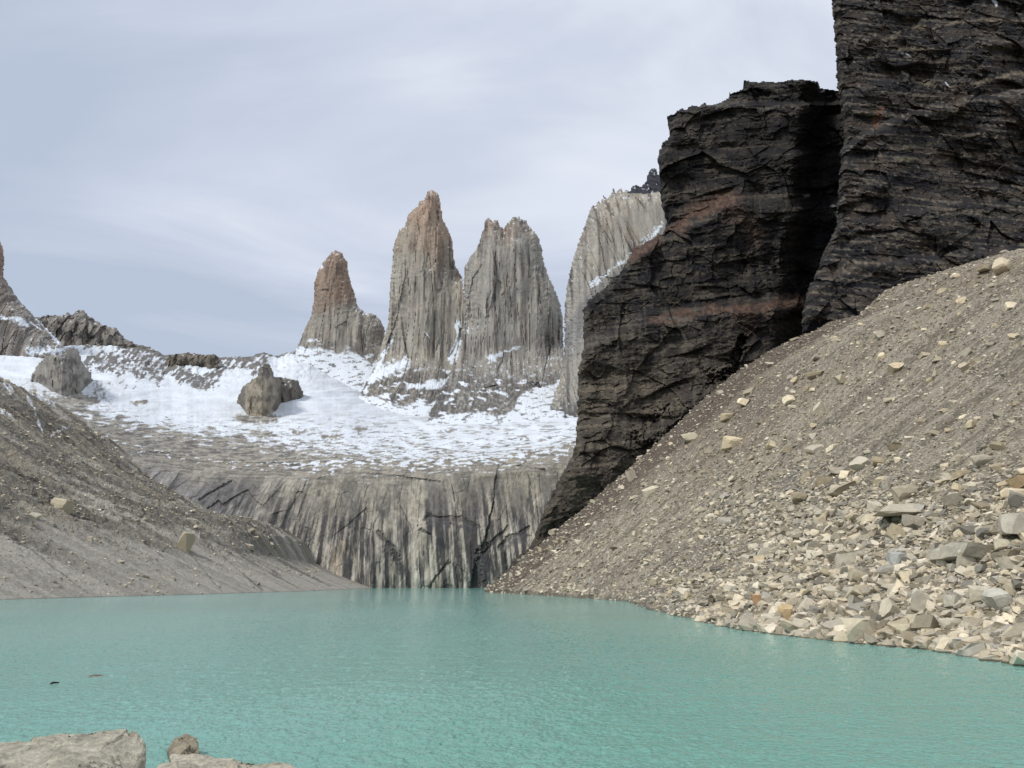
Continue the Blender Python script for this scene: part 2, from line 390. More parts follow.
RIDGE_U = [-60, 0, 60, 110, 140, 158, 170, 187, 217, 249, 264, 278, 293, 310, 328, 348, 366, 384, 400, 440, 520, 560, 700]
RIDGE_V = [330, 335, 343, 343, 346, 352, 355, 353, 356, 356, 352, 356, 350, 354, 363, 375, 385, 393, 398, 401, 403, 404, 404]
def build_shelf():
    gu = np.arange(-70, 640, 0.9)
    rim = np.interp(gu, np.arange(60, 640, 0.8), RIMV)
    rim = np.where(gu < 60, 420 + (60 - gu) * .12, rim)
    ridge = np.interp(gu, RIDGE_U, RIDGE_V)
    kern = np.hanning(25); kern /= kern.sum()
    ridge = lerp(ridge, np.convolve(np.pad(ridge, 12, mode='edge'), kern, 'valid'), sstep(285, 325, gu))
    w = np.concatenate([[-.02, -.01], np.linspace(0, 1, 175)])[:, None]
    U = np.broadcast_to(gu, (len(w), len(gu))).copy()
    wc = np.clip(w, 0, 1)
    V = rim + 1.0 + (ridge - rim) * np.maximum(w, 0) + 2.4 * fbm(U * .13, 0 * U, 0, 4, 77) * np.clip(w, 0, 1) ** 9 * sstep(325, 300, U)
    prof = wc ** 1.35
    Yr = 753 - .0007 * (np.clip(U, 60, 640) - 430) ** 2
    Yb = Yr + (3500 - Yr) * prof
    P = pt(U, V, Yb)
    P[0, :, 2] -= 14; P[1, :, 2] -= 4
    # relief lifts the ground, more when far away
    n = 1.2 * fbm(U / 34, V / 6, 0, 3, 51) + .5 * ridged(U / 40, V / 7, 0, 3, 52)
    steep = sstep(.66, .85, wc) * sstep(330, 300, U)
    crg = ridged((U + .7 * V) / 11, (V - .4 * U) / 7, 0, 4, 53) + .5 * blocky(U / 4.5, 0 * U, V / 3.5, 54)
    P[..., 2] += Yb * (.0017 * n * (1 - .3 * steep) + .0022 * crg * steep * sstep(1, .95, wc) + .0004 * fbm(U / 3, V / 1.5, 0, 3, 55)) * sstep(0, .05, wc)
    Nn = grid_normals(P)
    # snow: solid above, broken stripes below
    edge = np.interp(U, [-70, 0, 60, 110, 150, 200, 240, 300, 360, 420, 480, 540, 580], [368, 384, 394, 410, 420, 426, 430, 442, 450, 456, 456, 450, 442])
    a = sstep(34, -22, V - edge)
    st = fbm((U + V * .5) / 16, (V - U * .06) / 2.6, 0, 5, 61, gain=.62)
    snow = sstep(-.06, .10, st + 1.25 * (a - .46))
    snow = np.maximum(snow, sstep(.35, .8, a) * sstep(-.52, -.36, st - .10 - .22 * sstep(385, 425, V))) * (1 - .35 * sstep(.25, .5, fbm(U / 5, V / 1.6, 1.1, 4, 58)) * (a < .9))
    # rocks breaking through on the far slope
    rk = .8 * fbm((U - .5 * V) / 7, (V + .3 * U) / 4, 0, 4, 62, gain=.7) + .9 * fbm((U + .8 * V) / 4, V / 8, 0, 4, 63, gain=.65)
    zone = np.clip(.30 * sstep(60, 90, U) * sstep(320, 290, U) * sstep(402, 385, V) + stroke(U, V, [(95, 358), (150, 375), (170, 360), (135, 350)], 16, .5, 64) + stroke(U, V, [(178, 378), (200, 385), (225, 365), (262, 362)], 11, .5, 65)
                   + .75 * stroke(U, V, [(300, 358), (340, 362), (365, 362)], 7, .6, 66) + stroke(U, V, [(185, 382), (205, 384)], 5, .5, 67) * 1.3
                   + 1.2 * sstep(6, 1.0, V - np.interp(U, RIDGE_U, RIDGE_V)) * (U < 300), 0, 1.6)
    snow = snow * (1 - sstep(.0, .16, rk * .62 - .42 + zone * .45) * (zone > .02))
    for uu, vv, ww in ((258, 419, 16), (64, 400, 30), (283, 383, 8), (140, 402, 7), (332, 437, 8), (360, 430, 6), (262, 433, 9), (450, 430, 3.5), (523, 438, 3), (300, 432, 5)):
        snow = snow * (1 - stroke(U, V, [(uu - ww, vv + 1), (uu + ww, vv)], ww * .38, .8, 70 + uu))
    lowz = sstep(402, 440, V) * sstep(120, 300, U)
    snow = snow * (1 - .9 * lowz * sstep(.02, .16, fbm((U + V) / 11, V / 1.9, 5.5, 5, 59, gain=.65) - .06))
    snow = snow * (.90 + .10 * np.clip(fbm((U - V) / 16, V / 5, 1.2, 4, 57) * 2.5, -1, 1))
    for pts_, ww in (([(215, 424), (240, 423)], 2.2), ([(78, 374), (84, 392)], 3), ([(28, 398), (45, 432)], 1.0)):
        snow = np.maximum(snow, stroke(U, V, pts_, ww, .4, 90))
    c = cmix((.26, .24, .205), (.12, .112, .105), sstep(-.15, .22, fbm((U + V) / 15, V / 2.6, 0, 5, 68, gain=.62)))
    c = cmix(c, (.37, .35, .30), sstep(.1, .3, fbm(U / 8, V / 1.6, 3.3, 4, 69, gain=.6)) * .7)
    c = cmix(c, (.11, .105, .105), np.clip(zone, 0, 1) * .75)
    # rear slope so the ridge has a back
    back = P[-1:].copy(); b1 = back.copy(); b1[..., 1] += 150; b1[..., 2] -= 120; b2 = back.copy(); b2[..., 1] += 900; b2[..., 2] -= 700
    P = np.concatenate([P, b1, b2]); c = np.concatenate([c, c[-1:], c[-1:]]); snow = np.concatenate([snow, snow[-1:], snow[-1:]])
    return P, c, snow
def sheet(name, P, c, mat, snow=None, smooth=False, **props):
    nr, nc = P.shape[:2]
    me = make_mesh(name, P.reshape(-1, 3), grid_quads(nr, nc), c.reshape(-1, 3), smooth, [mat], None if snow is None else {'snow': np.clip(snow.ravel(), 0, 1)})
    return link(name, me, **props)
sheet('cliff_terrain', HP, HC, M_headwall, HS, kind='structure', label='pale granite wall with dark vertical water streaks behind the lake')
SP, SC, SS = build_shelf()
sheet('snowfield_terrain', SP, SC, M_shelf, SS, True, kind='structure', label='snow covered shelf between the lake wall and the towers')

# ------------------------------------------------------------------ granite towers
def tower_relief(sx_=1.0, seed=0, amp=1.0, tilt=0.0, calm=400):
    def f(U, V, P, d):
        X, Z = P[..., 0] + tilt * P[..., 2], P[..., 2]
        Xw = X + 7 * fbm(X / 120, Z / 200, 0, 3, seed + 15)
        m_ = sstep(-.3, .4, fbm(X / 70, Z / 120, 3.3, 2, seed + 16))
        r = 24 * fbm(X / 90, Z / 300, 0, 2, seed) + 6 * facets(Xw / 62, Z / 300, seed + 3, 2.0, .06) + 1.8 * facets(Xw / 24, Z / 150, seed + 4, 1.3, .06) + .8 * facets(Xw / 10, Z / 50, seed + 5, 1.2, .08)
        r += 3 * m_ * ridged(Xw / 44 / sx_, Z / 500, 0, 2, seed + 1) + 1.0 * fbm(Xw / 8, Z / 24, 0, 3, seed + 2)
        r -= 6 * sstep(.86, .98, 1 - 3.2 * np.abs(noise(Xw / 30, Z / 420, 1.7, seed + 18)))
        return r * amp * (1 - .8 * sstep(calm - 4, calm + 8, V))
    return f
def granite_paint(orange, dark=.5, snow_strokes=(), rock_from=360, seed=0, top_orange=(.30, .195, .13), mid=(.27, .25, .215), foot=None):
    def f(U, V, P, Nn, d):
        X, Z = P[..., 0], P[..., 2]
        s1 = fbm(X / 13, Z / 260, 0, 4, seed + 7, gain=.6) * (.45 + 1.0 * sstep(-.3, .3, fbm(X / 60, Z / 90, 6.1, 2, seed + 17))); s2 = fbm(X / 60, Z / 110, 0, 3, seed + 8); s3 = fbm(X / 10, Z / 20, 0, 4, seed + 9)
        c = cmix(mid, (.15, .145, .137), sstep(-.1, .4, s1 + .3 * s2))
        c = cmix(c, (.37, .35, .30), sstep(.05, .35, -s1 + s2 * .6) * .65)
        o = np.clip(orange(U, V) + .6 * s2 + .4 * s1, 0, 1) * .85
        c = cmix(c, cmix(top_orange, (.185, .13, .095), sstep(0, .5, s1)), o * .85)
        c = cmix(c, (.06, .06, .064), sstep(.22, .5, s1 + .25 * s3) * dark)
        low = sstep(rock_from - 8, rock_from + 14, V + 8 * s2)
        c = cmix(c, (.085, .083, .085), low * sstep(-.45, .15, s3 + .3 * s2) * .8)
        led = sstep(.35, .6, Nn[..., 2] - .60 * sstep(rock_from - 45, rock_from - 20, V)) * sstep(.0, .25, s3 + .12 + .1 * low)
        snow = led * sstep(rock_from - 70, rock_from + 10, V) * .9 + .8 * (Nn[..., 2] > .55) * (s3 > .3) * (1 - low)
        for pts_, w in snow_strokes:
            snow = np.maximum(snow, stroke(U, V, pts_, w, .9, seed + 20, .2))
        snow = np.maximum(snow, low * sstep(.26, .36, fbm((U - V * .5) / 12, V / 5, 0, 4, seed + 30)))
        if foot:
            ln = np.interp(U, [p_[0] for p_ in foot], [p_[1] for p_ in foot]) + 3 * fbm(U / 6, V / 6, 0, 3, seed + 33)
            snow = np.maximum(snow, sstep(-1, 1.5, V - ln) * (1 - .9 * sstep(.14, .24, fbm((U + V) / 9, V / 3.0, 0, 4, seed + 35, gain=.65))))
        return c, snow
    return f
def boxo(top, a, b):          # orange decreasing with the row
    return lambda U, V: 1 - sstep(a, b, V)

T1 = [(290, 372), (297, 346), (303, 333), (310, 317), (313, 302), (314, 283), (317.5, 271), (322, 263), (328, 256.5), (331.5, 252), (336, 250), (342.5, 253), (347, 260),
      (349, 274), (353.5, 289), (358, 305), (364, 311), (374, 314), (381.5, 320.6), (385, 328.5), (386, 340), (388, 350), (380, 372)]
mass('rock_tower', T1[:-1] + [(394, 392), (380, 404), (340, 392), (285, 380)], T1[1:-2], lambda U, V: 3150 - .06 * np.clip(V - 345, 0, 90) ** 2, 30, 130, tower_relief(1, 100, .8, 0, 350), granite_paint(lambda U, V: 1.05 - sstep(292, 318, V + (U - 335) * .25), .4,
     [([(308, 341), (318, 340)], 1.2), ([(317, 263), (322, 266)], 1.2), ([(366, 380), (376, 366), (384, 350)], 1.8)], 345, 100, (.25, .165, .115), foot=[(285, 350), (300, 347), (318, 347), (335, 353), (350, 351), (362, 356), (372, 364), (380, 360), (390, 350)]),
     M_granite, jag=1.3, seed=100, label='short granite tower with orange brown top, smallest spire, left of the tallest', category='rock tower', group='granite towers above the snow')
T2 = [(356, 400), (364, 385), (374, 367), (386, 330), (388.4, 314), (390, 283), (392, 264), (393, 246), (399, 230), (405, 225), (406, 217.5), (411, 211), (417, 206), (418.5, 201),
      (424, 199), (427, 191), (433, 190), (439, 194), (441, 203), (442.5, 217.5), (449, 230), (453, 242.5), (454, 258), (456.5, 267.5), (462, 275), (465, 299), (470, 330), (480, 360)]
mass('rock_tower', T2 + [(500, 402), (480, 424), (350, 424)], T2[1:-3], lambda U, V: 2900 - .07 * np.clip(V - 345, 0, 90) ** 2, 34, 130, tower_relief(1, 120, 1, 0, 398),
     granite_paint(lambda U, V: .95 - sstep(215, 300, V + (430 - U) * .35 + 8), .5,
     [([(458, 322), (456, 345), (450, 362)], 1.6), ([(425, 332), (430, 338)], .9), ([(372, 380), (382, 372), (404, 364)], 5.5), ([(408, 387), (440, 385), (458, 375), (480, 363)], 3.4),
      ([(380, 360), (392, 340)], 1.2), ([(366, 392), (372, 378), (384, 352)], 2.2), ([(392, 386), (400, 383)], 1.5)], 366, 120, mid=(.31, .285, .24),
      foot=[(355, 392), (364, 396), (380, 396), (388, 392), (392, 404), (405, 405), (420, 400), (432, 404), (440, 396)]),
     M_granite, jag=1.3, seed=120, label='tallest granite tower with rust orange summit, middle of the three spires', category='rock tower', group='granite towers above the snow')
T3 = [(458, 345), (464.4, 320), (463, 283), (464.4, 267.5), (469, 258), (477, 247), (480, 239), (483, 230), (484.7, 219), (489, 217), (492.5, 220), (498, 220), (499.7, 226), (503.4, 228.4),
      (508, 222), (513, 217), (519, 216), (527, 220.6), (531.5, 228.4), (538, 234.7), (542, 247), (544, 261), (549, 277), (556.6, 292.5), (561, 305), (563.4, 317.5), (563.7, 342), (565, 385)]
mass('rock_tower', T3 + [(565, 425), (425, 428), (430, 410), (440, 392), (452, 372)], T3[1:-1], lambda U, V: 2780 - .095 * np.clip(V - 345, 0, 90) ** 2, 30, 125, tower_relief(1, 140, 1, 0, 412),
     granite_paint(lambda U, V: .30 * (1 - sstep(225, 262, V)) + .35 * (1 - sstep(222, 232, V)) * (U < 500), .55,
     [([(490, 359), (505, 352), (518, 347)], 2.6), ([(478, 392), (495, 391), (505, 394)], 1.3), ([(455, 362), (459, 340)], 1.6)], 372, 140, (.26, .18, .13), (.275, .262, .235),
     foot=[(425, 412), (433, 417), (445, 416), (465, 413), (482, 412), (500, 416), (514, 410), (518, 398), (530, 388), (546, 385), (556, 384), (565, 372)]),
     M_granite, jag=1.3, seed=140, label='broad grey granite tower with twin summits, right of the tallest spire', category='rock tower', group='granite towers above the snow')
T4 = [(546, 420), (552, 400), (560, 378), (564, 346), (563.7, 315), (566, 288), (569, 274), (573, 259), (579, 239), (586, 221), (590, 210), (592, 204), (595, 206), (598, 201), (601, 203), (603, 194), (605.5, 199), (608, 198), (611, 193), (613.5, 186.5), (616, 193), (619, 190), (621, 187), (623.5, 192),
      (626, 188), (629, 191), (633, 184.5), (640, 186), (645, 183), (649, 170), (655, 168), (662, 178), (720, 180)]
def t4_orange(U, V): return .28 * (1 - sstep(220, 270, V)) * (U < 640)
_g4 = granite_paint(t4_orange, .3, [([(590, 285), (608, 272), (622, 262), (634, 252), (662, 222)], .8), ([(630, 262), (645, 245), (661, 226)], 1.4), ([(588, 283), (606, 275)], .8), ([(590, 287), (600, 281)], 1)], 400, 160, (.29, .215, .15), (.30, .285, .25))
def t4_paint(U, V, P, Nn, d):
    c, s = _g4(U, V, P, Nn, d)
    ln = np.interp(U, [560, 590, 610, 625, 640, 662], [330, 287, 274, 258, 246, 222])
    c = cmix(c, (.185, .183, .185), sstep(0, 8, V - ln) * sstep(60, 25, V - ln) * .7)  # bluish shadow below the ledge line, painted into the rock
    dk = inside(U, V, [(627, 193), (634, 182), (648, 165), (670, 165), (670, 190), (645, 194)])
    return cmix(c, (.035, .036, .045), dk * 1.0), s
mass('pale_rock_wall', T4 + [(720, 430), (560, 425)], T4[1:-2], lambda U, V: 2350 - 1.6 * np.clip(U - 565, 0, 100), 26, 150, tower_relief(1, 160, .8, .25), t4_paint,
     M_granite, jag=1.6, seed=160, label='pale jagged granite wall with snow ledges, behind the black cliff on its left', category='rock wall')
T0 = [(-60, 180), (-20, 215), (0, 240), (3.5, 247.6), (4.4, 265), (3, 274), (12, 289), (22, 303), (35, 316), (50, 331), (63, 344), (68, 356)]
mass('rock_tower', T0 + [(50, 372), (30, 380), (-60, 380)], T0, 2700, 50, 160, tower_relief(1, 180), granite_paint(lambda U, V: .75 * (1 - sstep(262, 310, V + .5 * U)), .35,
     [([(0, 318), (15, 318), (28, 326)], 2.4), ([(38, 320), (50, 333), (60, 344)], 2.6), ([(30, 352), (62, 350)], 4), ([(42, 330), (30, 322)], 1.5), ([(0, 372), (30, 374)], 3)], 395, 180, (.27, .155, .10), (.22, .20, .18)),
     M_granite, jag=1.5, seed=180, label='orange grey granite tower cut off by the left edge of the view', category='rock tower', group='granite towers above the snow')
def dark_paint(mid, spots=.3, seed=0, up=.5):
    def f(U, V, P, Nn, d):
        s = fbm(U / 5, V / 9, 0, 4, seed); s2 = fbm(U / 2.5, V / 2.5, 0, 3, seed + 1)
        c = cmix(mid, np.array(mid) * .45, sstep(-.1, .4, s)); c = cmix(c, np.array(mid) * 1.5, sstep(.2, .5, -s + .3 * s2) * .5)
        return c, sstep(up, up + .2, Nn[..., 2]) * sstep(.35 - spots, .5 - spots, s2)
    return f
def crag_relief(k, seed=0):
    def f(U, V, P, d):
        X, Z = P[..., 0], P[..., 2]
        r = k * (7 * fbm(X / (16 * k), Z / (30 * k), 0, 2, seed) + 4.5 * facets(X / (9 * k), Z / (22 * k), seed + 2, 1.5, .1) + 1.3 * facets(X / (3.6 * k), Z / (6 * k), seed + 4, 1.3, .1) + .5 * fbm(X / (2 * k), Z / (3 * k), 0, 3, seed + 1))
        return r
    return f
def foot_depth(u, v):
    su, sv = proj(SP)
    k = np.argmin((su - u) ** 2 + (sv - v) ** 2)
    return float(SP.reshape(-1, 3)[k, 1])
R1 = [(33, 318), (44, 315), (63, 315), (68, 312), (72, 315), (75, 310.6), (83.5, 309), (88, 315), (102.5, 324), (117, 328), (124.5, 337), (135, 343), (150, 347), (166, 358)]
mass('rocky_ridge', R1 + [(166, 372), (130, 364), (110, 358), (85, 358), (66, 362), (40, 362)], R1, 3400, 16, 90, crag_relief(3.0, 200), dark_paint((.21, .195, .175), -.05, 200, .6), M_ridge, jag=1.3, seed=200,
     label='dark jagged rock ridge on the skyline at left, behind the snow slope', category='rocky ridge')
R2 = [(166, 360), (170, 354), (187, 352), (217, 355), (222, 359)]
mass('rocky_ridge', R2 + [(215, 370), (196, 376), (182, 378), (168, 372)], R2, foot_depth(195, 366) + 10, 9, 50, crag_relief(2.0, 210), dark_paint((.16, .14, .115), -.05, 210, .6), M_ridge, jag=1.3, seed=210,
     label='low brown rock hump in the middle of the snowy skyline', category='rocky ridge')
O1 = [(31, 375), (36, 366), (42, 359), (47, 356), (52, 353.5), (58, 355), (64, 356), (65, 348.5), (69, 347), (78, 348.5), (81, 357), (84, 364), (89, 370), (92, 375)]
mass('rock_outcrop', O1 + [(97, 388), (96, 404), (66, 412), (44, 404), (28, 394)], O1, lambda U, V: np.interp(U, [28, 38, 50, 62, 78, 88, 96], [foot_depth(34, 381), foot_depth(38, 383), foot_depth(50, 391), foot_depth(62, 396), foot_depth(78, 394), foot_depth(88, 385), foot_depth(95, 380)]) + 8, 14, 70, crag_relief(1.6, 220), dark_paint((.25, .235, .21), .12, 220, .45), M_ridge, jag=1.2, seed=220,
     label='small grey rock knob standing in the snow at left, below the dark ridge', category='rock outcrop')
_o2 = dark_paint((.285, .25, .195), .08, 230, .5)
def o2_paint(U, V, P, Nn, d):
    c, s = _o2(U, V, P, Nn, d)
    dk = np.clip(sstep(271, 283, U + 5 * fbm(U / 4, V / 4, 0, 3, 8)) * .75 + sstep(380, 374, V) * .6 + sstep(247, 243, U) * .7, 0, 1)
    return cmix(c, (.095, .088, .08), dk), s
O2 = [(236, 404), (238, 395), (243, 386), (251, 380), (257, 376), (258, 368.7), (264, 364), (268.7, 363.3), (273, 368.7), (275, 376), (285, 378), (298, 380.5), (302, 388), (304, 396)]
mass('rock_outcrop', O2 + [(309, 412), (296, 416), (276, 428), (262, 432), (240, 432), (232, 418), (231, 410)], O2, lambda U, V: np.interp(U, [232, 240, 247, 262, 273, 281, 292, 306], [foot_depth(236, 404), foot_depth(240, 406), foot_depth(247, 415), foot_depth(262, 417), foot_depth(273, 413), foot_depth(281, 403), foot_depth(292, 401), foot_depth(304, 397)]) + 8, 12, 50, crag_relief(1.0, 230), o2_paint, M_ridge, jag=1.2, seed=230,
     label='brown rock knob with sheer front standing alone in the middle of the snowfield', category='rock outcrop')
O3 = [(512, 436), (516, 400), (519, 388), (530, 381), (543, 383), (545, 395), (545, 405), (548, 428), (530, 438)]
mass('rock_outcrop', O3, O3[:-1], foot_depth(530, 416), 9, 50, crag_relief(1.4, 240), dark_paint((.10, .095, .09), .15, 240, .55), M_ridge, jag=1.2, seed=240,
     label='small dark rock knob dusted with snow at the foot of the twin summit tower', category='rock outcrop')

# ------------------------------------------------------------------ black cliffs
def strata_relief(seed, dip, K=1.0, vert=1.0):
    def f(U, V, P, d):
        X, Z = P[..., 0], P[..., 2]
        zz = Z + dip * X + 6 * fbm(X / 70, Z / 50, 0, 3, seed)
        r = 15 * fbm(X / 55, Z / 90, 0, 3, seed + 1)
        for per, am in ((38., 3.4), (13., 1.2)):
            w = (zz + 2 * noise(X / 30, Z / 30, 0, seed + 9)) / per + noise(X / 80, Z / 50, 0, seed + int(per))
            fr = w - np.floor(w)
            r += am * (sstep(0, .82, fr) * -1 + sstep(.9, 1, fr)) * np.clip(.5 + 2.6 * noise(X / 32, Z / 22, 0, seed + 3 + int(per)), 0, 2)
        Xw = X + 5 * fbm(X / 30, Z / 30, 0, 2, seed + 21)
        r += vert * (6.5 * facets(Xw / 34, zz / 46, seed + 5, 1.2, .12) + 2.5 * facets(Xw / 13, zz / 10, seed + 6, 1.1, .12) + 1.0 * facets(Xw / 5.5, zz / 3.6, seed + 7, 1.1, .15) + .4 * facets(Xw / 2.6, zz / 1.6, seed + 8, 1.0, .15))
        r += .5 * fbm(X / 2.5, Z / 2.5, 0, 3, seed + 17)
        return r * K
    return f
D2 = [(478, 600), (505, 570), (530, 545), (540, 520), (558, 480), (574, 452.5), (577, 415), (577.5, 371), (583, 346), (583, 309), (589, 299), (605, 287), (617.5, 274), (627, 262), (633, 247.5), (645, 242),
      (662.5, 233), (667, 221), (661, 206.5), (659.6, 177), (656.7, 157), (661, 145), (668.4, 135), (667, 116), (676, 110), (700.6, 104), (721, 102.5), (733, 92), (744.6, 88), (745, 80), (777, 82),
      (800, 77.6), (818, 80.5), (821, 89), (835, 89), (900, 92)]
r_a = strata_relief(300, -.12, 1.0)
def d2_relief(U, V, P, d):
    r = r_a(U, V, P, d)
    r += 16 * sstep(4, 0, V - np.interp(U, [600, 640, 668, 700, 736, 760], [300, 262, 232, 212, 196, 190]) + 0) * 0
    # scree ledges step the face back above them
    l1 = np.interp(U, [560, 627, 662, 700, 736, 790], [300, 264, 240, 222, 200, 210])
    l2 = np.interp(U, [560, 640, 690, 740, 800, 840], [360, 322, 318, 310, 302, 300])
    ab1 = sstep(4, -14, V - l1 - 4 * noise(U / 15, 0 * U, 0, 1)); ab2 = sstep(6, -14, V - l2 - 4 * noise(U / 15, 0 * U, 3, 1))
    r -= 26 * ab1 * sstep(840, 740, U) + 30 * ab2
    ab3 = sstep(5, -5, V - 152 - 6 * noise(U / 20, 0 * U, 5, 1)); r -= 5 * ab3
    ab4 = sstep(3, -3, V - 103); r -= 14 * ab4
    # black gully against the higher cliff
    g = sstep(785, 822, U + .12 * (V - 200)) ; r -= 50 * g
    r += 30 * sstep(330, 480, V) + 25 * sstep(585, 560, U) * 0
    # slanting gully and rounded lump low on the face
    r -= 14 * stroke(U, V, [(740, 340), (735, 372)], 4, .5, 302) 
    r += 10 * stroke(U, V, [(650, 435), (690, 400), (730, 382)], 12, .4, 304)
    return r
def d2_paint(U, V, P, Nn, d):
    X, Z = P[..., 0], P[..., 2]
    s = fbm(X / 18, Z / 12, 0, 4, 310); b = fbm(X / 60, (Z - .12 * X) / 3.0, 0, 4, 311); vz = fbm(X / 4, Z / 40, 0, 4, 312); s3 = fbm(X / 3, Z / 3, 0, 3, 313)
    c = cmix((.030, .027, .024), (.014, .013, .0145), sstep(-.2, .3, s + .4 * b))
    c = cmix(c, (.09, .078, .06), sstep(.04, .24, b - .3 * s + .3 * s3) * .75)
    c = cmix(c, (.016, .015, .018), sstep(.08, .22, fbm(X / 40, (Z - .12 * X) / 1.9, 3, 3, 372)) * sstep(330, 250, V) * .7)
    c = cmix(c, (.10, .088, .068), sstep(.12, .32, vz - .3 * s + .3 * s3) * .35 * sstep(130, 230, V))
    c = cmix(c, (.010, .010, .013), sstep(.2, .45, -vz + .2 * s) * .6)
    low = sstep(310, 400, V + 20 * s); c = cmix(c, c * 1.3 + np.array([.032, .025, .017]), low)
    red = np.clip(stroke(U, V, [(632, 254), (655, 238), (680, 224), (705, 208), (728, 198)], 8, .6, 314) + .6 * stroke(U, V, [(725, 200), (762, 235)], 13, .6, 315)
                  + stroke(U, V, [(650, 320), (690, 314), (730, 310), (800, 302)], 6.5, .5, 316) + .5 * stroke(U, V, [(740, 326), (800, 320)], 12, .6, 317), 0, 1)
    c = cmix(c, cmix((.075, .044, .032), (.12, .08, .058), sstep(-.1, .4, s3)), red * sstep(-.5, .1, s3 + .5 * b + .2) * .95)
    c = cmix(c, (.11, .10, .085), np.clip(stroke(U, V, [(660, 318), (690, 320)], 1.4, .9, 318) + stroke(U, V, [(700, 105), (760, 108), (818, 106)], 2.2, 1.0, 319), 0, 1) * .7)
    g = sstep(792, 822, U + .12 * (V - 200)) * sstep(300, 270, V); c = cmix(c, (.02, .02, .022), g * .6)  # shade of the recessed gully put into the rock colour
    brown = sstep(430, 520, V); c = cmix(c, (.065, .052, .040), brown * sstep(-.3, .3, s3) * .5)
    c = c * .95
    snow = np.zeros(U.shape)
    for uu, vv in ((807, 195), (835, 206), (838, 213), (829, 96), (822, 91)):
        snow = np.maximum(snow, stroke(U, V, [(uu - 2.5, vv), (uu + 2.5, vv)], 1.0, .8, 320))
    snow *= .6
    return c, snow
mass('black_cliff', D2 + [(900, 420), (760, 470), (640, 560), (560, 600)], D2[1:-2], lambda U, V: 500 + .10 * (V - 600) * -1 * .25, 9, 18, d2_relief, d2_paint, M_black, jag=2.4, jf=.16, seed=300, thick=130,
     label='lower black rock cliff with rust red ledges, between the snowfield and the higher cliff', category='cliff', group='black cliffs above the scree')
D1 = [(828, -60), (831, 0), (833.6, 28.6), (836, 59.6), (837, 88), (843, 119), (844, 140.6), (839.6, 152.5), (840, 165), (838, 180), (837, 204), (836, 225), (831, 237), (823, 254), (816, 273), (808.6, 287),
      (802.6, 308.7), (801, 328), (805, 345)]
r_b = strata_relief(340, .10, 1.0)
def d1_relief(U, V, P, d):
    r = r_b(U, V, P, d)
    l = [np.interp(U, [830, 880, 920, 1024], [44, 40, 28, 18]), np.interp(U, [830, 900, 960, 1024], [70, 52, 48, 40]), np.interp(U, [840, 900, 1000, 1060], [92, 84, 80, 66]),
         np.interp(U, [840, 870, 930, 1024], [152, 135, 110, 92]), np.interp(U, [835, 900, 960, 1024], [228, 215, 205, 208]), np.interp(U, [800, 860, 920, 1024], [300, 265, 262, 250])]
    for i, (ln, am) in enumerate(zip(l, (5, 4, 6, 12, 7, 9))):
        r -= am * sstep(2, -7, V - ln - 5 * noise(U / 18, 0 * U + i, 0, 41) - 2 * noise(U / 5, 0 * U + i, 0, 42))
    r += 22 * sstep(150, 330, V)
    return r
def d1_paint(U, V, P, Nn, d):
    X, Z = P[..., 0], P[..., 2]
    s = fbm(X / 18, Z / 10, 0, 4, 350); b = fbm(X / 50, (Z + .10 * X) / 2.6, 0, 4, 351); s3 = fbm(X / 2.6, Z / 2.6, 0, 4, 352)
    c = cmix((.036, .033, .030), (.013, .013, .016), sstep(-.25, .3, s + .5 * b))
    c = cmix(c, (.115, .10, .08), sstep(.04, .22, b + .3 * s3) * .75)
    c = cmix(c, (.018, .018, .022), sstep(.08, .22, fbm(X / 40, (Z + .10 * X) / 1.7, 3, 3, 371)) * .7)
    c = cmix(c, (.075, .055, .042), sstep(.05, .4, -s) * .5)
    c = cmix(c, (.22, .185, .14), sstep(.25, .42, s3 + .6 * b) * .4)
    band = np.clip(stroke(U, V, [(884, 42), (900, 32), (914, 26), (930, 29), (945, 24), (985, 19), (1003, 23), (1024, 20)], 1.5, .8, 353)
                   + .7 * stroke(U, V, [(880, 50), (945, 48), (985, 46), (1024, 40)], 1.0, .9, 354) + stroke(U, V, [(905, 78), (945, 88), (975, 83), (1024, 72)], 2.6, 1.0, 355)
                   + .7 * stroke(U, V, [(892, 162), (906, 158), (930, 163), (995, 150), (1024, 142)], 2.0, 1.0, 356) + .6 * stroke(U, V, [(842, 264), (884, 263)], 1.2, .7, 357)
                   + .6 * stroke(U, V, [(880, 273), (920, 268), (945, 266)], 2.0, .7, 358), 0, 1)
    c = cmix(c, (.20, .165, .12), band * .75 * sstep(-.4, .1, s3))
    c = cmix(c, (.16, .085, .055), stroke(U, V, [(874, 124), (883, 107)], 4, .8, 359) * .8)
    c = cmix(c, (.16, .15, .095), (.6 * stroke(U, V, [(905, 147), (938, 143)], 2, 1.0, 360) + stroke(U, V, [(895, 159), (910, 159)], 2.4, .8, 361)).clip(0, 1) * .7)
    c = c * .92
    snow = np.zeros(U.shape)
    for p_, w in (([(992, -2), (997, 6)], 1.6), ([(1003, 0), (1024, 3)], 1.2), ([(900, 52), (910, 56)], .8), ([(902, 72), (908, 76)], .9), ([(945, 82), (954, 92)], .7)):
        snow = np.maximum(snow, stroke(U, V, p_, w, 1.0, 362) * .75)
    return c, snow
mass('black_cliff', D1 + [(860, 370), (1100, 360), (1100, -60)], D1, 442, 8, 16, d1_relief, d1_paint, M_black, jag=2.2, jf=.16, seed=340, thick=160,
     label='higher banded black cliff rising out of the top right corner of the view', category='cliff', group='black cliffs above the scree')

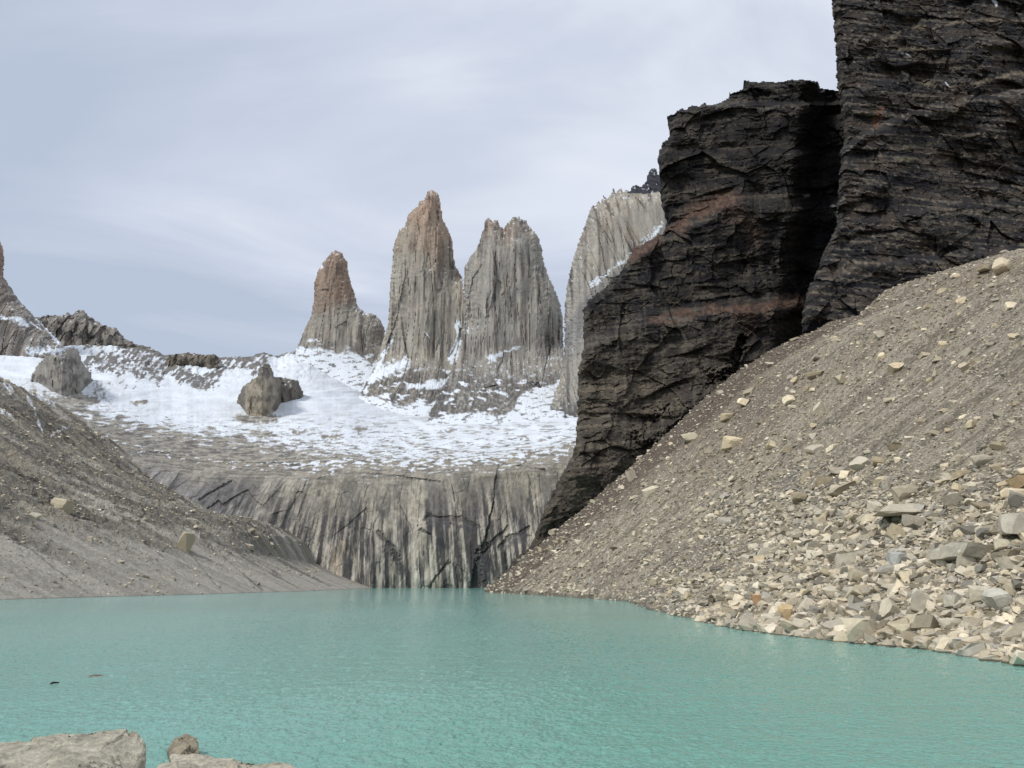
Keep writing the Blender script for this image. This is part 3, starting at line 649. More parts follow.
# ------------------------------------------------------------------ scree slopes
def shore_xy(pts_):
    a, b = ray(np.array([p[0] for p in pts_]), np.array([p[1] for p in pts_]))
    Y = -CAMH / b
    return a * Y, Y
def profile(pts_, Yc):
    a, b = ray(np.array([p[0] for p in pts_]), np.array([p[1] for p in pts_]))
    return a * Yc, CAMH + b * Yc
RX, RY = shore_xy([(1024, 664), (980, 657), (940, 650), (870, 644), (800, 636.5), (730, 628), (680, 616), (648, 609), (630, 601.5), (560, 596.5), (482, 592)])
YR = 362.0
RPX, RPZ = profile([(482, 592), (535, 548), (584, 508), (630, 468), (671, 430), (700, 402), (730, 378), (770, 351), (800, 336), (811, 333), (828, 323), (847, 318), (857, 316), (870, 304), (885, 290), (905, 284),
                    (923, 278), (947, 269), (968, 263), (1004, 254), (1024, 250), (1100, 232), (1300, 190)], YR)
def right_ground(X, Y):
    """height of the right scree slope"""
    x0 = np.interp(YR, RY, RX)
    xs = np.interp(Y, RY, RX) + np.maximum(Y - YR, 0) * 1.3 + np.maximum(RY[0] - Y, 0) * .25
    xs = xs + 1.2 * noise(Y / 6.0, 0 * Y, 0, 400) * sstep(20, 120, Y)
    t = X - xs
    zc = np.interp(t + x0, RPX, RPZ)
    t0 = RPX - RPX[0]
    lin = np.where(t < 90, .70 * t, 63 + .36 * (t - 90))
    near = np.where(t < 4, .5 * t, 2 + .72 * (t - 4))
    k = sstep(90, 280, Y)
    z = lerp(np.minimum(near, lin), zc, k)
    z = z - 78 * sstep(85, 200, t) * np.clip(1 - Y / YR, 0, .5) * k
    return np.where(t < 0, np.maximum(.5 * t, -6), z), t
xr0, xr1 = -.16, 1.05
cols_ = np.arange(xr0, xr1, 1.0 / F)
rowsY = np.concatenate([np.geomspace(14, 362, 520), np.linspace(364, 440, 20)])
XR, YY = np.meshgrid(cols_, rowsY)
GX = XR * YY
GZ, GT = right_ground(GX, YY)
am = sstep(-2, 6, GT)
rub = .16 * fbm(GX / 1.3, YY / 1.3, 0, 3, 401) + .55 * fbm(GX / 7, YY / 6, 0, 3, 402) + .5 * fbm(YY / 5, GT / 60, 0, 3, 403) * sstep(60, 150, YY)
rub += sstep(80, 260, YY) * (.8 * fbm(GX / 3.0, YY / 3.0, 0, 3, 404) + 1.4 * fbm(GX / 30, YY / 22, 0, 3, 405))
dip_ = sstep(280, 352, YY)                              # keep the crest where it is
GZ = GZ + rub * am * (1 - .55 * dip_)
streak = fbm(YY / 7 + .02 * GT, GT / 110, 0, 4, 410, gain=.6); big = fbm(GX / 40, YY / 40, 0, 3, 411); fine = fbm(GX / 1.1, YY / 1.5, 0, 3, 412); fine2 = fbm(GX / 4, YY / 5, 0, 4, 413, gain=.7)
c = cmix((.29, .255, .197), (.165, .143, .11), sstep(-.08, .18, streak + .3 * big))
c = cmix(c, (.42, .385, .32), sstep(.1, .45, fine + .5 * fine2) * .6)
c = cmix(c, (.10, .088, .073), sstep(.12, .45, -fine - .3 * fine2) * .55)
brown = sstep(-.15, .35, -streak + .4 * big) * sstep(150, 260, YY) * sstep(18, 50, GT)
c = cmix(c, (.20, .16, .118), brown * .6)
c = cmix(c, (.085, .064, .050), sstep(285, 325, YY + 22 * streak + .12 * np.clip(GT - 60, 0, 200)) * sstep(215, 150, GT) * .85)
c = cmix(c, (.115, .10, .085), stroke(*proj(np.stack([GX, YY, GZ], -1)), [(745, 415), (790, 375)], 10, .6, 414) * .5)
darkst = stroke(*proj(np.stack([GX, YY, GZ], -1)), [(640, 600), (690, 560), (740, 520), (800, 470)], 12, .8, 415)
c = cmix(c, (.10, .092, .085), darkst * .5)
wet = sstep(.35, -.1, GZ); c = cmix(c, (.09, .082, .065), wet)
RP = np.stack([GX, YY, GZ], -1)
sheet('right_slope_terrain', RP, c, M_scree, kind='structure', label='beige scree slope falling into the lake on the right')

LX, LY = shore_xy([(-140, 604), (0, 599.8), (100, 597), (200, 594.3), (300, 591.3), (345, 589.3), (374, 588)])
YL = float(LY[-1]) - 8
LPX, LPZ = profile([(-260, 300), (-140, 330), (-60, 352), (0, 378), (29, 397), (50, 402), (67, 409), (97, 434), (114, 441), (132, 459), (164, 485), (205, 506), (230, 521), (250, 526), (270, 527), (288, 531), (305, 543),
                    (317, 564), (336, 574), (361, 584), (372, 588)], YL)
def left_ground(X, Y):
    x0 = LPX[-1]
    xs = np.interp(Y, LY, LX, left=LX[0]) - np.maximum(Y - YL, 0) * 1.0
    t = xs - X
    tt = x0 - LPX[::-1]
    zc = np.interp(t, tt, LPZ[::-1])
    sm = np.interp(t, [0, 60, 140, 260, 420, 700], [0, 27, 62, 140, 250, 400])
    k = sstep(330, 600, Y)
    z = lerp(sm, zc, k)
    return np.where(t < 0, np.maximum(.5 * t, -6), z), t
lc = np.arange(-1.05, -.12, 1.0 / F)
lr = np.concatenate([np.geomspace(130, YL, 430), np.linspace(YL + 4, YL + 60, 12)])
XL_, YL_ = np.meshgrid(lc, lr)
LGX = XL_ * YL_
LGZ, LGT = left_ground(LGX, YL_)
lU, lV = proj(np.stack([LGX, YL_, LGZ], -1))
gul = ridged(YL_ / 22 + .015 * LGT, LGT / 150, 0, 4, 431)
upper = sstep(18, 72, LGT + 30 * fbm(YL_ / 25, LGT / 40, 0, 3, 430))
LGZ = LGZ + sstep(0, 8, LGT) * (.4 * fbm(LGX / 3, YL_ / 3, 0, 3, 432) + upper * (4.0 * (gul - .3) * sstep(YL, YL - 60, YL_) + 1.5 * fbm(LGX / 7, YL_ / 7, 0, 4, 433, gain=.6) + .6 * blocky(LGX / 5, YL_ / 5, LGX * 0, 7)))
st_ = fbm(YL_ / 9 + .01 * LGT, LGT / 120, 0, 4, 434, gain=.6); fn = fbm(LGX / 2.2, YL_ / 3, 0, 4, 435, gain=.7)
c = cmix((.36, .34, .295), (.285, .267, .23), sstep(-.1, .2, st_))
c = cmix(c, (.33, .31, .27), sstep(.15, .5, fn) * .5)
c = cmix(c, cmix((.135, .122, .10), (.060, .055, .047), sstep(-.1, .2, .6 * fn + .9 * fbm(YL_ / 6 + .02 * LGT, LGT / 50, 0, 4, 439, gain=.6))), upper * sstep(-.35, .15, fbm(YL_ / 16, LGT / 45, 0, 4, 436, gain=.6) + .12) * .85)
c = cmix(c, (.26, .23, .18), sstep(.1, .3, fbm(YL_ / 24, LGT / 60, 2, 4, 437)) * upper * .7)
for pts_, w in (([(0, 372), (14, 392)], 1.6), ([(28, 398), (34, 412), (42, 430), (44, 440)], 1.2), ([(50, 436), (68, 428)], 1.2), ([(0, 412), (12, 419)], 1.3), ([(4, 384), (10, 396)], 1.3), ([(30, 392), (52, 403)], 1.4)):
    c = cmix(c, (.72, .75, .8), stroke(lU, lV, pts_, w, 1.0, 438) * .8)
for pts_, w in (([(150, 505), (222, 592)], .9), ([(190, 530), (262, 590)], .9), ([(212, 540), (298, 588)], 1.1), ([(246, 545), (330, 586)], 1.0), ([(225, 545), (280, 575)], .8), ([(120, 520), (165, 560)], .8), ([(10, 535), (90, 595)], .8)):
    c = cmix(c, (.10, .094, .08), stroke(lU, lV, pts_, w, .8, 440, jit=1.2) * .7)
c = cmix(c, (.08, .075, .065), sstep(.25, -.1, LGZ))
sheet('left_slope_terrain', np.stack([LGX, YL_, LGZ], -1), c, M_scree_far, kind='structure', label='grey moraine slope with darker broken ground above, left of the lake')

# near shore under the camera and the lake floor, one sheet reaching past everything
bx_ = np.concatenate([np.linspace(-9000, -60, 20), np.linspace(-55, 55, 111), np.linspace(60, 9000, 20)])
by_ = np.concatenate([np.linspace(-6000, -45, 12), np.linspace(-40, 60, 101), np.linspace(70, 9000, 24)])
BX, BY = np.meshgrid(bx_, by_)
BZ = np.interp(BY, [-6000, -45, -5, 6, 14, 30, 9000], [300, 10, 2.8, 1.9, -.4, -3.5, -9]) + .25 * fbm(BX / 2.4, BY / 2.4, 0, 4, 450) * (np.abs(BX) < 60)
bc = cmix((.24, .225, .19), (.16, .15, .13), sstep(-.2, .3, fbm(BX / 3, BY / 3, 0, 3, 451)))
sheet('ground', np.stack([BX, BY, BZ], -1), bc, M_scree, kind='structure', label='stony shore and lake floor')

# ------------------------------------------------------------------ water
def water_material():
    m = bpy.data.materials.new('glacial_water'); m.use_nodes = True
    t = m.node_tree; t.nodes.clear(); Lk = t.links.new
    out = N(t, 'ShaderNodeOutputMaterial'); b = N(t, 'ShaderNodeBsdfPrincipled'); Lk(b.outputs[0], out.inputs[0])
    b.inputs['Roughness'].default_value = 0.07; b.inputs['IOR'].default_value = 1.333
    g = N(t, 'ShaderNodeNewGeometry')
    def nz(scale, stretch, detail, rough=.6, rot=0.0, dist=0.0):
        mp = N(t, 'ShaderNodeMapping'); Lk(g.outputs['Position'], mp.inputs[0]); mp.inputs['Scale'].default_value = stretch; mp.inputs['Rotation'].default_value = (0, 0, rot)
        n = N(t, 'ShaderNodeTexNoise'); Lk(mp.outputs[0], n.inputs['Vector']); n.inputs['Scale'].default_value = scale; n.inputs['Detail'].default_value = detail
        n.inputs['Roughness'].default_value = rough; n.inputs['Distortion'].default_value = dist
        return n.outputs[0]
    w1 = nz(3.2, (.9, 1.1, 1), 3, .6, .45, .6); w2 = nz(8., (.8, 1.1, 1), 3, .6, -.3, .3); w3 = nz(.5, (.6, 1, 1), 3, .5, .5)
    # suspended rock flour clouds the colour softly over tens of metres
    col = ramp(t, nz(.018, (1, .6, 1), 3, .5, .3), [(0.3, (.135, .31, .25)), (0.5, (.17, .355, .305)), (0.7, (.21, .405, .36))])
    Lk(col, b.inputs['Base Color'])
    def mul(a, k):
        q = N(t, 'ShaderNodeMath', operation='MULTIPLY'); Lk(a, q.inputs[0]); q.inputs[1].default_value = k; return q.outputs[0]
    def add(a, c_):
        q = N(t, 'ShaderNodeMath', operation='ADD'); Lk(a, q.inputs[0]); Lk(c_, q.inputs[1]); return q.outputs[0]
    hgt = add(add(mul(w1, .12), mul(w2, .05)), mul(w3, .12))
    bp = N(t, 'ShaderNodeBump'); bp.inputs['Strength'].default_value = 1.0; bp.inputs['Distance'].default_value = 1.0
    Lk(hgt, bp.inputs['Height']); Lk(bp.outputs[0], b.inputs['Normal'])
    return m
M_water = water_material()
def waves(X, Y):
    gust = .65 + .7 * sstep(-.3, .4, fbm(X / 40, Y / 60, 0, 3, 600))
    h = .045 * noise(X * .55 + Y * .30, Y * .85 - X * .25, 0, 601) + .045 * fbm(X * 1.7 + .5 * Y, Y * 2.0 - .6 * X, 0, 2, 602) + .026 * fbm(X * 5.2, Y * 5.2, 0, 2, 603)
    return h * gust
wc_ = np.arange(-.80, .80, .75 / F)
wr_ = CAMH * F / np.arange(6.0, 235.0, .42)[::-1]                       # rows get wider apart with distance
WXR, WY = np.meshgrid(wc_, wr_)
WX = WXR * WY
WZ = waves(WX, WY) * sstep(420, 120, WY)
wat = np.stack([WX, WY, WZ], -1)
far = wat[-1:].copy(); far[..., 1] = 900; far[..., 0] = wc_ * 900; far[..., 2] = 0
first = wat[:1].copy(); first[..., 1] = 3; first[..., 2] = 0; first[..., 0] = wc_ * 60
sheet('water', np.concatenate([first, wat, far]), np.full((WX.shape[0] + 2, WX.shape[1], 3), .2), M_water, smooth=True, kind='structure', label='milky turquoise lake with small ripples')

# ------------------------------------------------------------------ stones
def icos(level):
    import bmesh
    bm = bmesh.new(); bmesh.ops.create_icosphere(bm, subdivisions=level, radius=1.0)
    v = np.array([x.co[:] for x in bm.verts]); f = np.array([[x.index for x in p.verts] for p in bm.faces]); bm.free()
    return v, f
def stone(level, cuts, r, rough=0.0):
    v, f = ICO[level]; v = v.copy()
    for q_ in range(cuts):
        n = r.normal(size=3) if q_ >= 6 else np.eye(3)[q_ // 2] * (1 - 2 * (q_ % 2)) + r.normal(size=3) * .22
        n /= np.linalg.norm(n)
        h = r.uniform(.45, .75) if q_ >= 6 else r.uniform(.32, .6)
        ov = v @ n - h
        v = v - np.where(ov > 0, ov, 0)[:, None] * n
    if rough:
        v *= (1 + rough * fbm(v[:, 0] * 2, v[:, 1] * 2, v[:, 2] * 2 + r.uniform(0, 50), 4, 5))[:, None]
    mx_ = np.abs(v).max(0); v = v / mx_
    return v, f
ICO = {1: icos(1), 2: icos(2), 3: icos(3), 4: icos(4)}
SHAPES = []
r0 = np.random.default_rng(11)
for i in range(14):
    v, f = stone(3, 12, r0, .05)
    SHAPES.append(make_mesh('boulder', v, f, None, False, [M_boulder]))
def rotm(r, tilt=.5):
    a = r.uniform(0, 6.283); t1, t2 = r.normal(size=2) * tilt
    ca, sa = math.cos(a), math.sin(a); cb, sb = math.cos(t1), math.sin(t1); cc, sc = math.cos(t2), math.sin(t2)
    return np.array([[ca, -sa, 0], [sa, ca, 0], [0, 0, 1]]) @ np.array([[1, 0, 0], [0, cb, -sb], [0, sb, cb]]) @ np.array([[cc, 0, sc], [0, 1, 0], [-sc, 0, cc]])

RU, RV = proj(RP)
vis = (RP[..., 2] > -.2) & (RU > -20) & (RU < 1075) & (RV > 225) & (RV < 700) & (YY < 368)
# screen cell area weights keep the stones evenly spread over what can be seen
du = np.abs(np.gradient(RU, axis=1) * np.gradient(RV, axis=0) - np.gradient(RU, axis=0) * np.gradient(RV, axis=1))
def find_ground(PU, PV, PP, u, v):
    k = np.argmin((PU - u) ** 2 + (PV - v) ** 2 + np.where(PP[..., 2] < -.3, 1e5, 0))
    return PP.reshape(-1, 3)[k]
PALE, TAN, GREYS = (.57, .51, .40), (.46, .40, .295), (.38, .355, .30)
def stone_colour(r):
    k = r.random()
    c_ = np.array(PALE) if k < .45 else np.array(TAN) if k < .82 else np.array(GREYS)
    return c_ * r.uniform(.45, 1.25)
boulder_box = []
def place_boulder(P, size, rot, colr, label, group, mesh=None, name='boulder'):
    o = bpy.data.objects.new(name, mesh or SHAPES[len(boulder_box) % len(SHAPES)])
    scene.collection.objects.link(o)
    o.location = P; o.scale = size; o.rotation_euler = rot; o.color = (min(.85, colr[0] * 1.24), min(.85, colr[1] * 1.20), min(.85, colr[2] * 1.12), 1)
    o['label'] = label; o['category'] = 'boulder'; o['group'] = group
    boulder_box.append(o)
    return o
G_RIGHT = 'boulders on the right scree slope'
special = [  # u0,u1,v0,v1, colour, roll, label
    (935, 998, 541, 562, (.30, .285, .245), .10, 'long overhanging grey slab jutting left over a dark hollow, lower right slope'),
    (953, 974, 555, 571, (.42, .39, .33), .6, 'pale triangular rock leaning under the long overhanging slab'),
    (993, 1017, 537, 552, (.42, .39, .32), .1, 'pale block directly right of the long overhanging slab'),
    (996, 1042, 514, 536, (.36, .345, .30), -.2, 'large pale block cut by the right edge of the view, above the overhanging slab'),
    (983, 1013, 585, 614, (.40, .395, .36), -.4, 'large light grey angular boulder tilted left, biggest near the lower right waterline'),
    (864, 935, 503, 517, (.36, .335, .275), -.05, 'long flat slab lying below a squat boulder, middle of the right slope'),
    (890, 919, 487, 504, (.33, .30, .24), 0, 'squat tan boulder sitting right above the long flat slab'),
    (751, 771, 596, 606, (.36, .235, .14), 0, 'rust orange flat stone near the waterline'),
    (779, 793, 604, 626, (.42, .33, .20), .2, 'upright ochre stone standing near the waterline, right of the rust orange one'),
    (834, 862, 551, 568, (.39, .37, .32), -.2, 'pale wedge shaped boulder alone above the shoreline rocks'),
    (760, 782, 621, 634, (.38, .35, .28), 0, 'low tan block on the waterline below the rust orange stone'),
    (789, 807, 621, 637, (.43, .405, .34), .3, 'pale block on the waterline below the ochre stone'),
    (844, 881, 621, 645, (.43, .39, .31), .05, 'largest pale boulder standing in the waterline'),
    (883, 903, 603, 622, (.42, .39, .32), .5, 'rounded pale block just above the largest waterline boulder'),
    (868, 892, 598, 618, (.35, .33, .28), -.5, 'greyish tilted block left of the rounded pale block'),
    (908, 931, 594, 616, (.40, .38, .33), .7, 'sharp split boulder leaning right, in the rocks above the waterline'),
    (968, 997, 583, 603, (.41, .385, .32), .1, 'broad pale boulder touching the big light grey angular one'),
    (942, 964, 597, 610, (.38, .37, .32), 0, 'grey block between the split boulder and the broad pale boulder'),
    (820, 846, 585, 600, (.43, .40, .33), -.1, 'broad pale slab in the shoreline rocks, right of the yellow stone'),
    (795, 812, 587, 595, (.48, .42, .28), -.1, 'flat yellow stone above the ochre upright stone'),
    (970, 990, 455, 466, (.35, .33, .28), 0, 'grey block near the right edge, highest of the large blocks'),
    (1010, 1030, 477, 488, (.33, .255, .16), -.2, 'orange tan stone at the right edge of the view'),
    (889, 911, 551, 565, (.32, .335, .335), 0, 'blue grey boulder left of the dark hollow'),
    (974, 993, 525, 537, (.43, .40, .33), -.1, 'cream stone above the long overhanging slab'),
    (894, 925, 618, 633, (.36, .33, .25), -.3, 'long tan slab lying on the waterline, right of the largest waterline boulder'),
    (966, 980, 334, 347, (.45, .43, .37), -.5, 'lone pale upright stone high on the right slope near its crest'),
    (836, 849, 376, 386, (.38, .345, .27), -.4, 'tan boulder in a small cluster below the crest of the right slope'),
    (816, 826, 402, 416, (.42, .39, .32), .9, 'pale upright boulder in the brown upper gully of the right slope'),
    (932, 942, 369, 378, (.42, .39, .33), -.2, 'small pale stone on the open upper right slope'),
    (874, 887, 332, 341, (.42, .39, .33), -.4, 'pale stone just beneath the bend of the right crest'),
    (641, 657, 486, 498, (.45, .42, .34), -.5, 'long pale stone alone on the smooth scree at the foot of the black cliff'),
    (628, 639, 470, 482, (.33, .30, .25), -.7, 'narrow tan stone close to the black cliff, left of the other pale ones'),
    (680, 700, 430, 444, (.42, .39, .31), -.4, 'pale double boulder where the scree meets the black cliff'),
    (754, 776, 545, 559, (.37, .35, .30), .2, 'flat grey boulder left of the pale wedge shaped one'),
    (940, 962, 618, 631, (.42, .395, .335), .1, 'pale block on the waterline, right of the long tan slab'),
    (998, 1020, 558, 570, (.40, .37, .31), .1, 'cream block above the large light grey angular boulder'),
]
rs = np.random.default_rng(5)
for i, (u0, u1, v0, v1, colr, roll, lab) in enumerate(special):
    g = find_ground(RU, RV, RP, (u0 + u1) / 2, v1 - .25 * (v1 - v0))
    k = g[1] * 1.03 / F
    hw, hh = (u1 - u0) * k * .56, (v1 - v0) * k * .60
    place_boulder((g[0], g[1] - .15 * hw, g[2] + hh * .35), (hw, hw * rs.uniform(.6, .8), hh), (rs.uniform(-.15, .15), roll * .7, rs.uniform(-.3, .3)), colr, lab, G_RIGHT)
SPEC = [((a + b) / 2, (c_ + d_) / 2, (b - a) / 2, (d_ - c_) / 2) for a, b, c_, d_, *_ in special]

# counted boulders, then the rubble nobody could count
idx = np.flatnonzero(vis.ravel())
w = du.ravel()[idx]; w = np.clip(w, 0, 4) ; 
Uf, Vf, Pf = RU.ravel(), RV.ravel(), RP.reshape(-1, 3)
Tf = GT.ravel()
near_w = np.exp(-((Vf[idx] - np.interp(Uf[idx], [480, 630, 730, 870, 1024], [592, 602, 628, 644, 664])) / -55.0).clip(0, 9))    # dense by the shore
zone_bould = (.20 + 1.6 * near_w * sstep(600, 760, Uf[idx]) + .75 * sstep(420, 560, Vf[idx]) * sstep(760, 900, Uf[idx]) + .5 * sstep(.1, .5, fbm(Uf[idx] / 28, Vf[idx] / 22, 0, 3, 460)))
p = w * zone_bould; p /= p.sum()
r1_ = np.random.default_rng(21)
pick = r1_.choice(idx, 900, p=p, replace=False)
placed = []
LABELS = {
    'shore': ('pale angular boulder in the packed band of rocks along the right waterline', 'plain boulders along the right waterline'),
    'mid': ('beige angular boulder half sunk in the lower right rubble above the waterline band', 'plain boulders in the lower right rubble'),
    'high': ('small scattered pale boulder on the open upper part of the right scree slope', 'plain boulders on the upper right scree'),
}
n_ind = 0
for k_ in pick:
    if n_ind >= 255: break
    u, v = Uf[k_], Vf[k_]; P = Pf[k_]
    line = np.interp(u, [480, 630, 730, 870, 1024], [592, 602, 628, 644, 664])
    zone_ = 'shore' if line - v < 38 and u > 640 else 'mid' if v > 440 and u > 760 else 'high'
    base = {'shore': 11.5, 'mid': 8.0, 'high': 5.0}[zone_] * (.6 + .4 * float(sstep(640, 820, u)))
    px = base * math.exp(r1_.normal() * .32)
    if u < 740 and zone_ == 'shore': px *= .6
    if any(abs(u - a) < c_ + px * .6 and abs(v - b) < d_ + px * .4 for a, b, c_, d_ in SPEC): continue
    if any((u - a) ** 2 + (v - b) ** 2 < (.75 * (px + q)) ** 2 for a, b, q in placed): continue
    placed.append((u, v, px))
    k = P[1] * 1.03 / F
    hw = px * k; lab, grp = LABELS[zone_]
    place_boulder((P[0], P[1], P[2] + hw * .22), (hw * r1_.uniform(.85, 1.25), hw * r1_.uniform(.7, 1), hw * r1_.uniform(.45, .8)), (r1_.normal() * .3, r1_.normal() * .35, r1_.uniform(0, 6.28)), stone_colour(r1_), lab, grp)
    n_ind += 1

def rubble(name, pick, sizes, level, cuts, seed, nshape=24, mat=M_stone, sink=.15, **props):
    r = np.random.default_rng(seed)
    shp = [stone(level, cuts, r) for _ in range(nshape)]
    VV, FF, CC = [], [], []
    off = 0
    for P, s in zip(pick, sizes):
        v, f = shp[r.integers(nshape)]
        sc_ = s * np.array([r.uniform(.8, 1.35), r.uniform(.7, 1.1), r.uniform(.4, .75)])
        q = (v * sc_) @ rotm(r, .35).T + P + np.array([0, 0, s * sink])
        VV.append(q); FF.append(f + off); off += len(v)
        CC.append(np.broadcast_to(stone_colour(r), v.shape))
    me = make_mesh(name, np.concatenate(VV), np.concatenate(FF), np.concatenate(CC), False, [mat])
    return link(name, me, **props)
def jitter(P, r, k):
    return P + np.stack([r.uniform(-k, k, len(P)) * P[:, 1] / F, r.uniform(-k, k, len(P)) * P[:, 1] / F, 0 * P[:, 0]], 1)
r2 = np.random.default_rng(31)
dens = .30 + .9 * near_w + .9 * sstep(430, 520, Vf[idx]) * sstep(600, 800, Uf[idx]) + .6 * sstep(0, .5, fbm(Uf[idx] / 22, Vf[idx] / 16, 0, 3, 461))
p = w * dens; p /= p.sum()
pk = r2.choice(idx, 13000, p=p); Pk = Pf[pk]
uu, vv = Uf[pk], Vf[pk]
base = lerp(1.7, 4.0, sstep(430, 560, vv) * sstep(640, 860, uu)) * lerp(.8, 1.25, sstep(60, 5, np.interp(uu, [480, 630, 730, 870, 1024], [592, 602, 628, 644, 664]) - vv) * sstep(640, 760, uu))
sz = base * np.exp(r2.normal(size=len(pk)) * .42) * Pk[:, 1] * 1.03 / F
rubble('loose_rubble', jitter(Pk, r2, .7), sz, 2, 9, 41, kind='stuff', label='loose angular rubble covering the right scree slope', category='rubble')
pk = r2.choice(idx, 42000, p=p * 0 + w / w.sum()); Pk = Pf[pk]; uu, vv = Uf[pk], Vf[pk]
base = lerp(.8, 1.6, sstep(430, 580, vv) * sstep(600, 860, uu))
sz = base * np.exp(r2.normal(size=len(pk)) * .35) * Pk[:, 1] * 1.03 / F
rubble('gravel', jitter(Pk, r2, .8), sz, 1, 5, 43, kind='stuff', label='small gravel between the rocks of the right scree slope', category='gravel')

# left slope stones
LP = np.stack([LGX, YL_, LGZ], -1); LU, LV = proj(LP)
lvis = (LP[..., 2] > .2) & (LU > -15) & (LU < 380) & (LV > 360) & (YL_ < YL)
ldu = np.abs(np.gradient(LU, axis=1) * np.gradient(LV, axis=0) - np.gradient(LU, axis=0) * np.gradient(LV, axis=1))
lidx = np.flatnonzero(lvis.ravel()); lw = np.clip(ldu.ravel()[lidx], 0, 4)
for u0, u1, v0, v1, colr, lab in ((48, 67, 498, 513, (.42, .38, .30), 'large pale boulder resting on the grey left slope'), (179, 192, 532, 551, (.30, .27, .21), 'tan boulder lower on the left slope, nearer the lake'),
                                  (30, 40, 513, 520, (.36, .34, .29), 'small pale stone beside the large pale boulder on the left slope'), (86, 94, 536, 543, (.36, .33, .28), 'small pale stone below and right of the large pale boulder'),
                                  (245, 256, 545, 551, (.34, .31, .26), 'pale stone near the dark end of the left slope'), (118, 124, 560, 564, (.34, .32, .28), 'tiny pale stone alone on the smooth left scree')):
    g = find_ground(LU, LV, LP, (u0 + u1) / 2, v1 - 1); k = g[1] * 1.03 / F
    place_boulder((g[0], g[1], g[2] + (v1 - v0) * k * .3), ((u1 - u0) * k * .55, (u1 - u0) * k * .5, (v1 - v0) * k * .6), (0, .2, rs.uniform(-.3, .3)), colr, lab, 'boulders on the left slope')
zz = sstep(-.1, .4, fbm(LU.ravel()[lidx] / 20, LV.ravel()[lidx] / 14, 0, 3, 470)) + .15 + .8 * sstep(40, 80, LGT.ravel()[lidx])
p = lw * zz; p /= p.sum()
pk = r2.choice(lidx, 3500, p=p); Pk = LP.reshape(-1, 3)[pk]
sz = .85 * np.exp(r2.normal(size=len(pk)) * .45) * Pk[:, 1] / F
rubble('loose_rubble', Pk, sz, 1, 6, 47, kind='stuff', label='loose stones scattered on the left moraine slope', category='rubble')

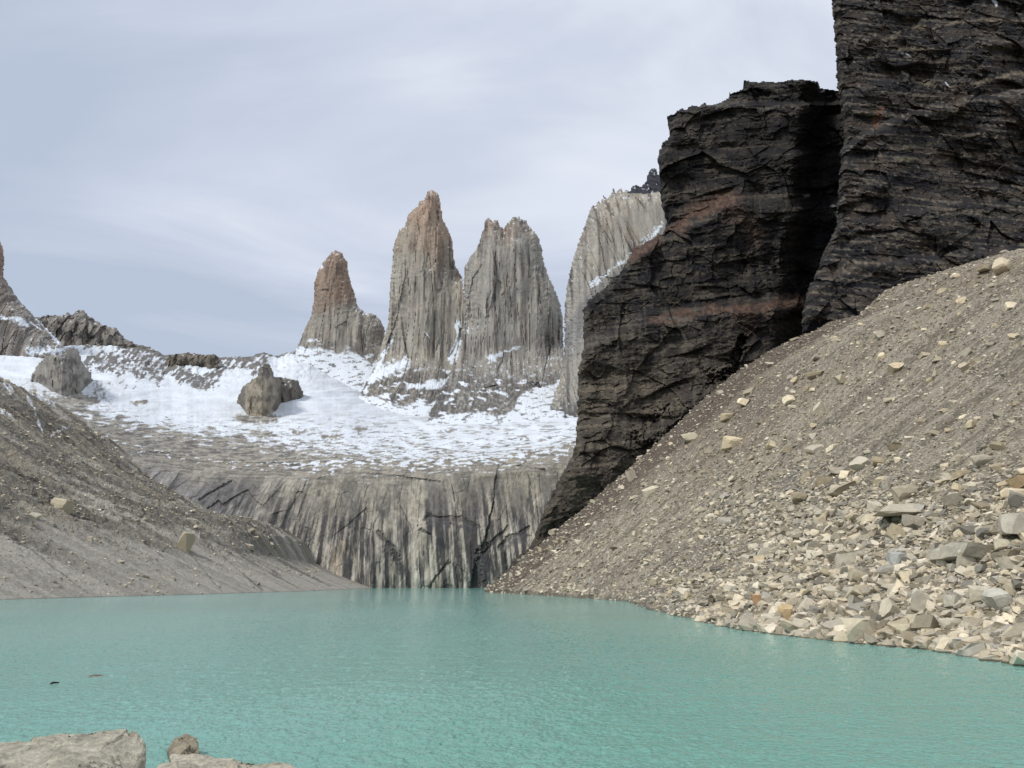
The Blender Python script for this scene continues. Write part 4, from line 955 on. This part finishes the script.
# ------------------------------------------------------------------ boulders at the near shore
def near_boulder(poly_pts, label, colr, seed, height_px=None):
    pass
def shaped(name, V8, F8, bev, seed, colr, label, rough=.035):
    """a hand laid block: corner points given in metres, bevelled, subdivided and roughened"""
    import bmesh
    bm = bmesh.new()
    vs_ = [bm.verts.new(p_) for p_ in V8]
    bmesh.ops.convex_hull(bm, input=vs_)
    for v_ in [v_ for v_ in bm.verts if not v_.link_faces]: bm.verts.remove(v_)
    bmesh.ops.bevel(bm, geom=list(bm.edges), offset=bev, segments=2, affect='EDGES', profile=.6)
    bmesh.ops.triangulate(bm, faces=bm.faces)
    for _ in range(7):
        es = [e for e in bm.edges if e.calc_length() > .06]
        if not es: break
        bmesh.ops.subdivide_edges(bm, edges=es, cuts=1)
        bmesh.ops.triangulate(bm, faces=[f for f in bm.faces if len(f.verts) > 3])
    bm.normal_update()
    co = np.array([v_.co[:] for v_ in bm.verts]); nn = np.array([v_.normal[:] for v_ in bm.verts])
    dsp = rough * (2.2 * fbm(co[:, 0] * .9, co[:, 1] * .9, co[:, 2] * .9, 3, seed) + .9 * fbm(co[:, 0] * 4, co[:, 1] * 4, co[:, 2] * 4, 4, seed + 3) - .9 * sstep(.75, .95, ridged(co[:, 0] * .8, co[:, 1] * .8, co[:, 2] * 1.5, 2, seed + 6)))
    dsp += .05 * facets(co[:, 0] * 1.6 + co[:, 1] * .7, co[:, 2] * 2.2 + co[:, 1] * 1.3, 3, 1.3) * rough / .035 + .012 * fbm(co[:, 0] * 12, co[:, 1] * 12, co[:, 2] * 12, 3, seed + 9)
    co = co + nn * dsp[:, None]
    for v_, q in zip(bm.verts, co): v_.co = q
    me = bpy.data.meshes.new(name); bm.to_mesh(me); bm.free(); me.materials.append(M_near)
    o = link(name, me, label=label, category='boulder', group='boulders at the near shore'); o.color = (*colr, 1)
    return o
def at(u, v, Y): return tuple(pt(u, v, Y))
def low(u, v, Y, z): 
    p_ = pt(u, v, Y); return (p_[0], p_[1], z)
shaped('boulder', [at(-40, 752, 16.6), at(60, 736, 17.9), at(124, 728.5, 18.2), at(136, 733, 17.6), at(147, 746, 17.2), at(72, 768, 15.2), at(0, 768, 15.5), at(-60, 775, 15.3), at(55, 737, 17.0),
                   low(-40, 752, 18.4, -1), low(147, 752, 18.2, -1), low(150, 752, 16.4, -1.2), low(70, 780, 15.0, -1.2), low(-80, 780, 15, -1.2), at(138, 768, 16.0)],
       None, .07, 500, (.40, .375, .30), 'biggest foreground boulder with a bright sloping top, bottom left corner')
shaped('boulder', [at(169, 746, 20.2), at(175, 738, 20.4), at(184, 732.5, 20.5), at(195, 738, 20.4), at(200, 742, 20.3), at(199, 757, 19.6), at(185, 758, 19.2), at(170, 756, 19.5),
                   low(169, 750, 20.6, -.6), low(200, 750, 20.6, -.6), low(200, 757, 19.6, -.6), low(170, 757, 19.3, -.6)],
       None, .035, 510, (.28, .245, .18), 'small peaked stone poking out of the water right of the biggest foreground boulder')
shaped('boulder', [at(172, 754.5, 17.6), at(230, 758.5, 17.7), at(290, 766, 17.2), at(300, 774, 16.3), at(160, 768, 16.3), at(150, 785, 15.4), at(290, 790, 15.4),
                   low(172, 756, 18, -1), low(300, 770, 17.6, -1), low(300, 790, 15.4, -1), low(150, 790, 15.4, -1)],
       None, .05, 520, (.42, .39, .31), 'low flat foreground slab at the bottom edge of the view')
place_boulder((*pt(56, 676, 34)[:2], .0), (.15, .2, .06), (0, 0, .3), (.06, .045, .04), 'dark rock tip barely breaking the lake surface on the left', 'boulders at the near shore')
place_boulder((*pt(93, 672.5, 36.5)[:2], -.03), (.6, .6, .06), (0, 0, 0.1), (.30, .20, .17), 'reddish flat rock just awash in the lake on the left', 'boulders at the near shore')
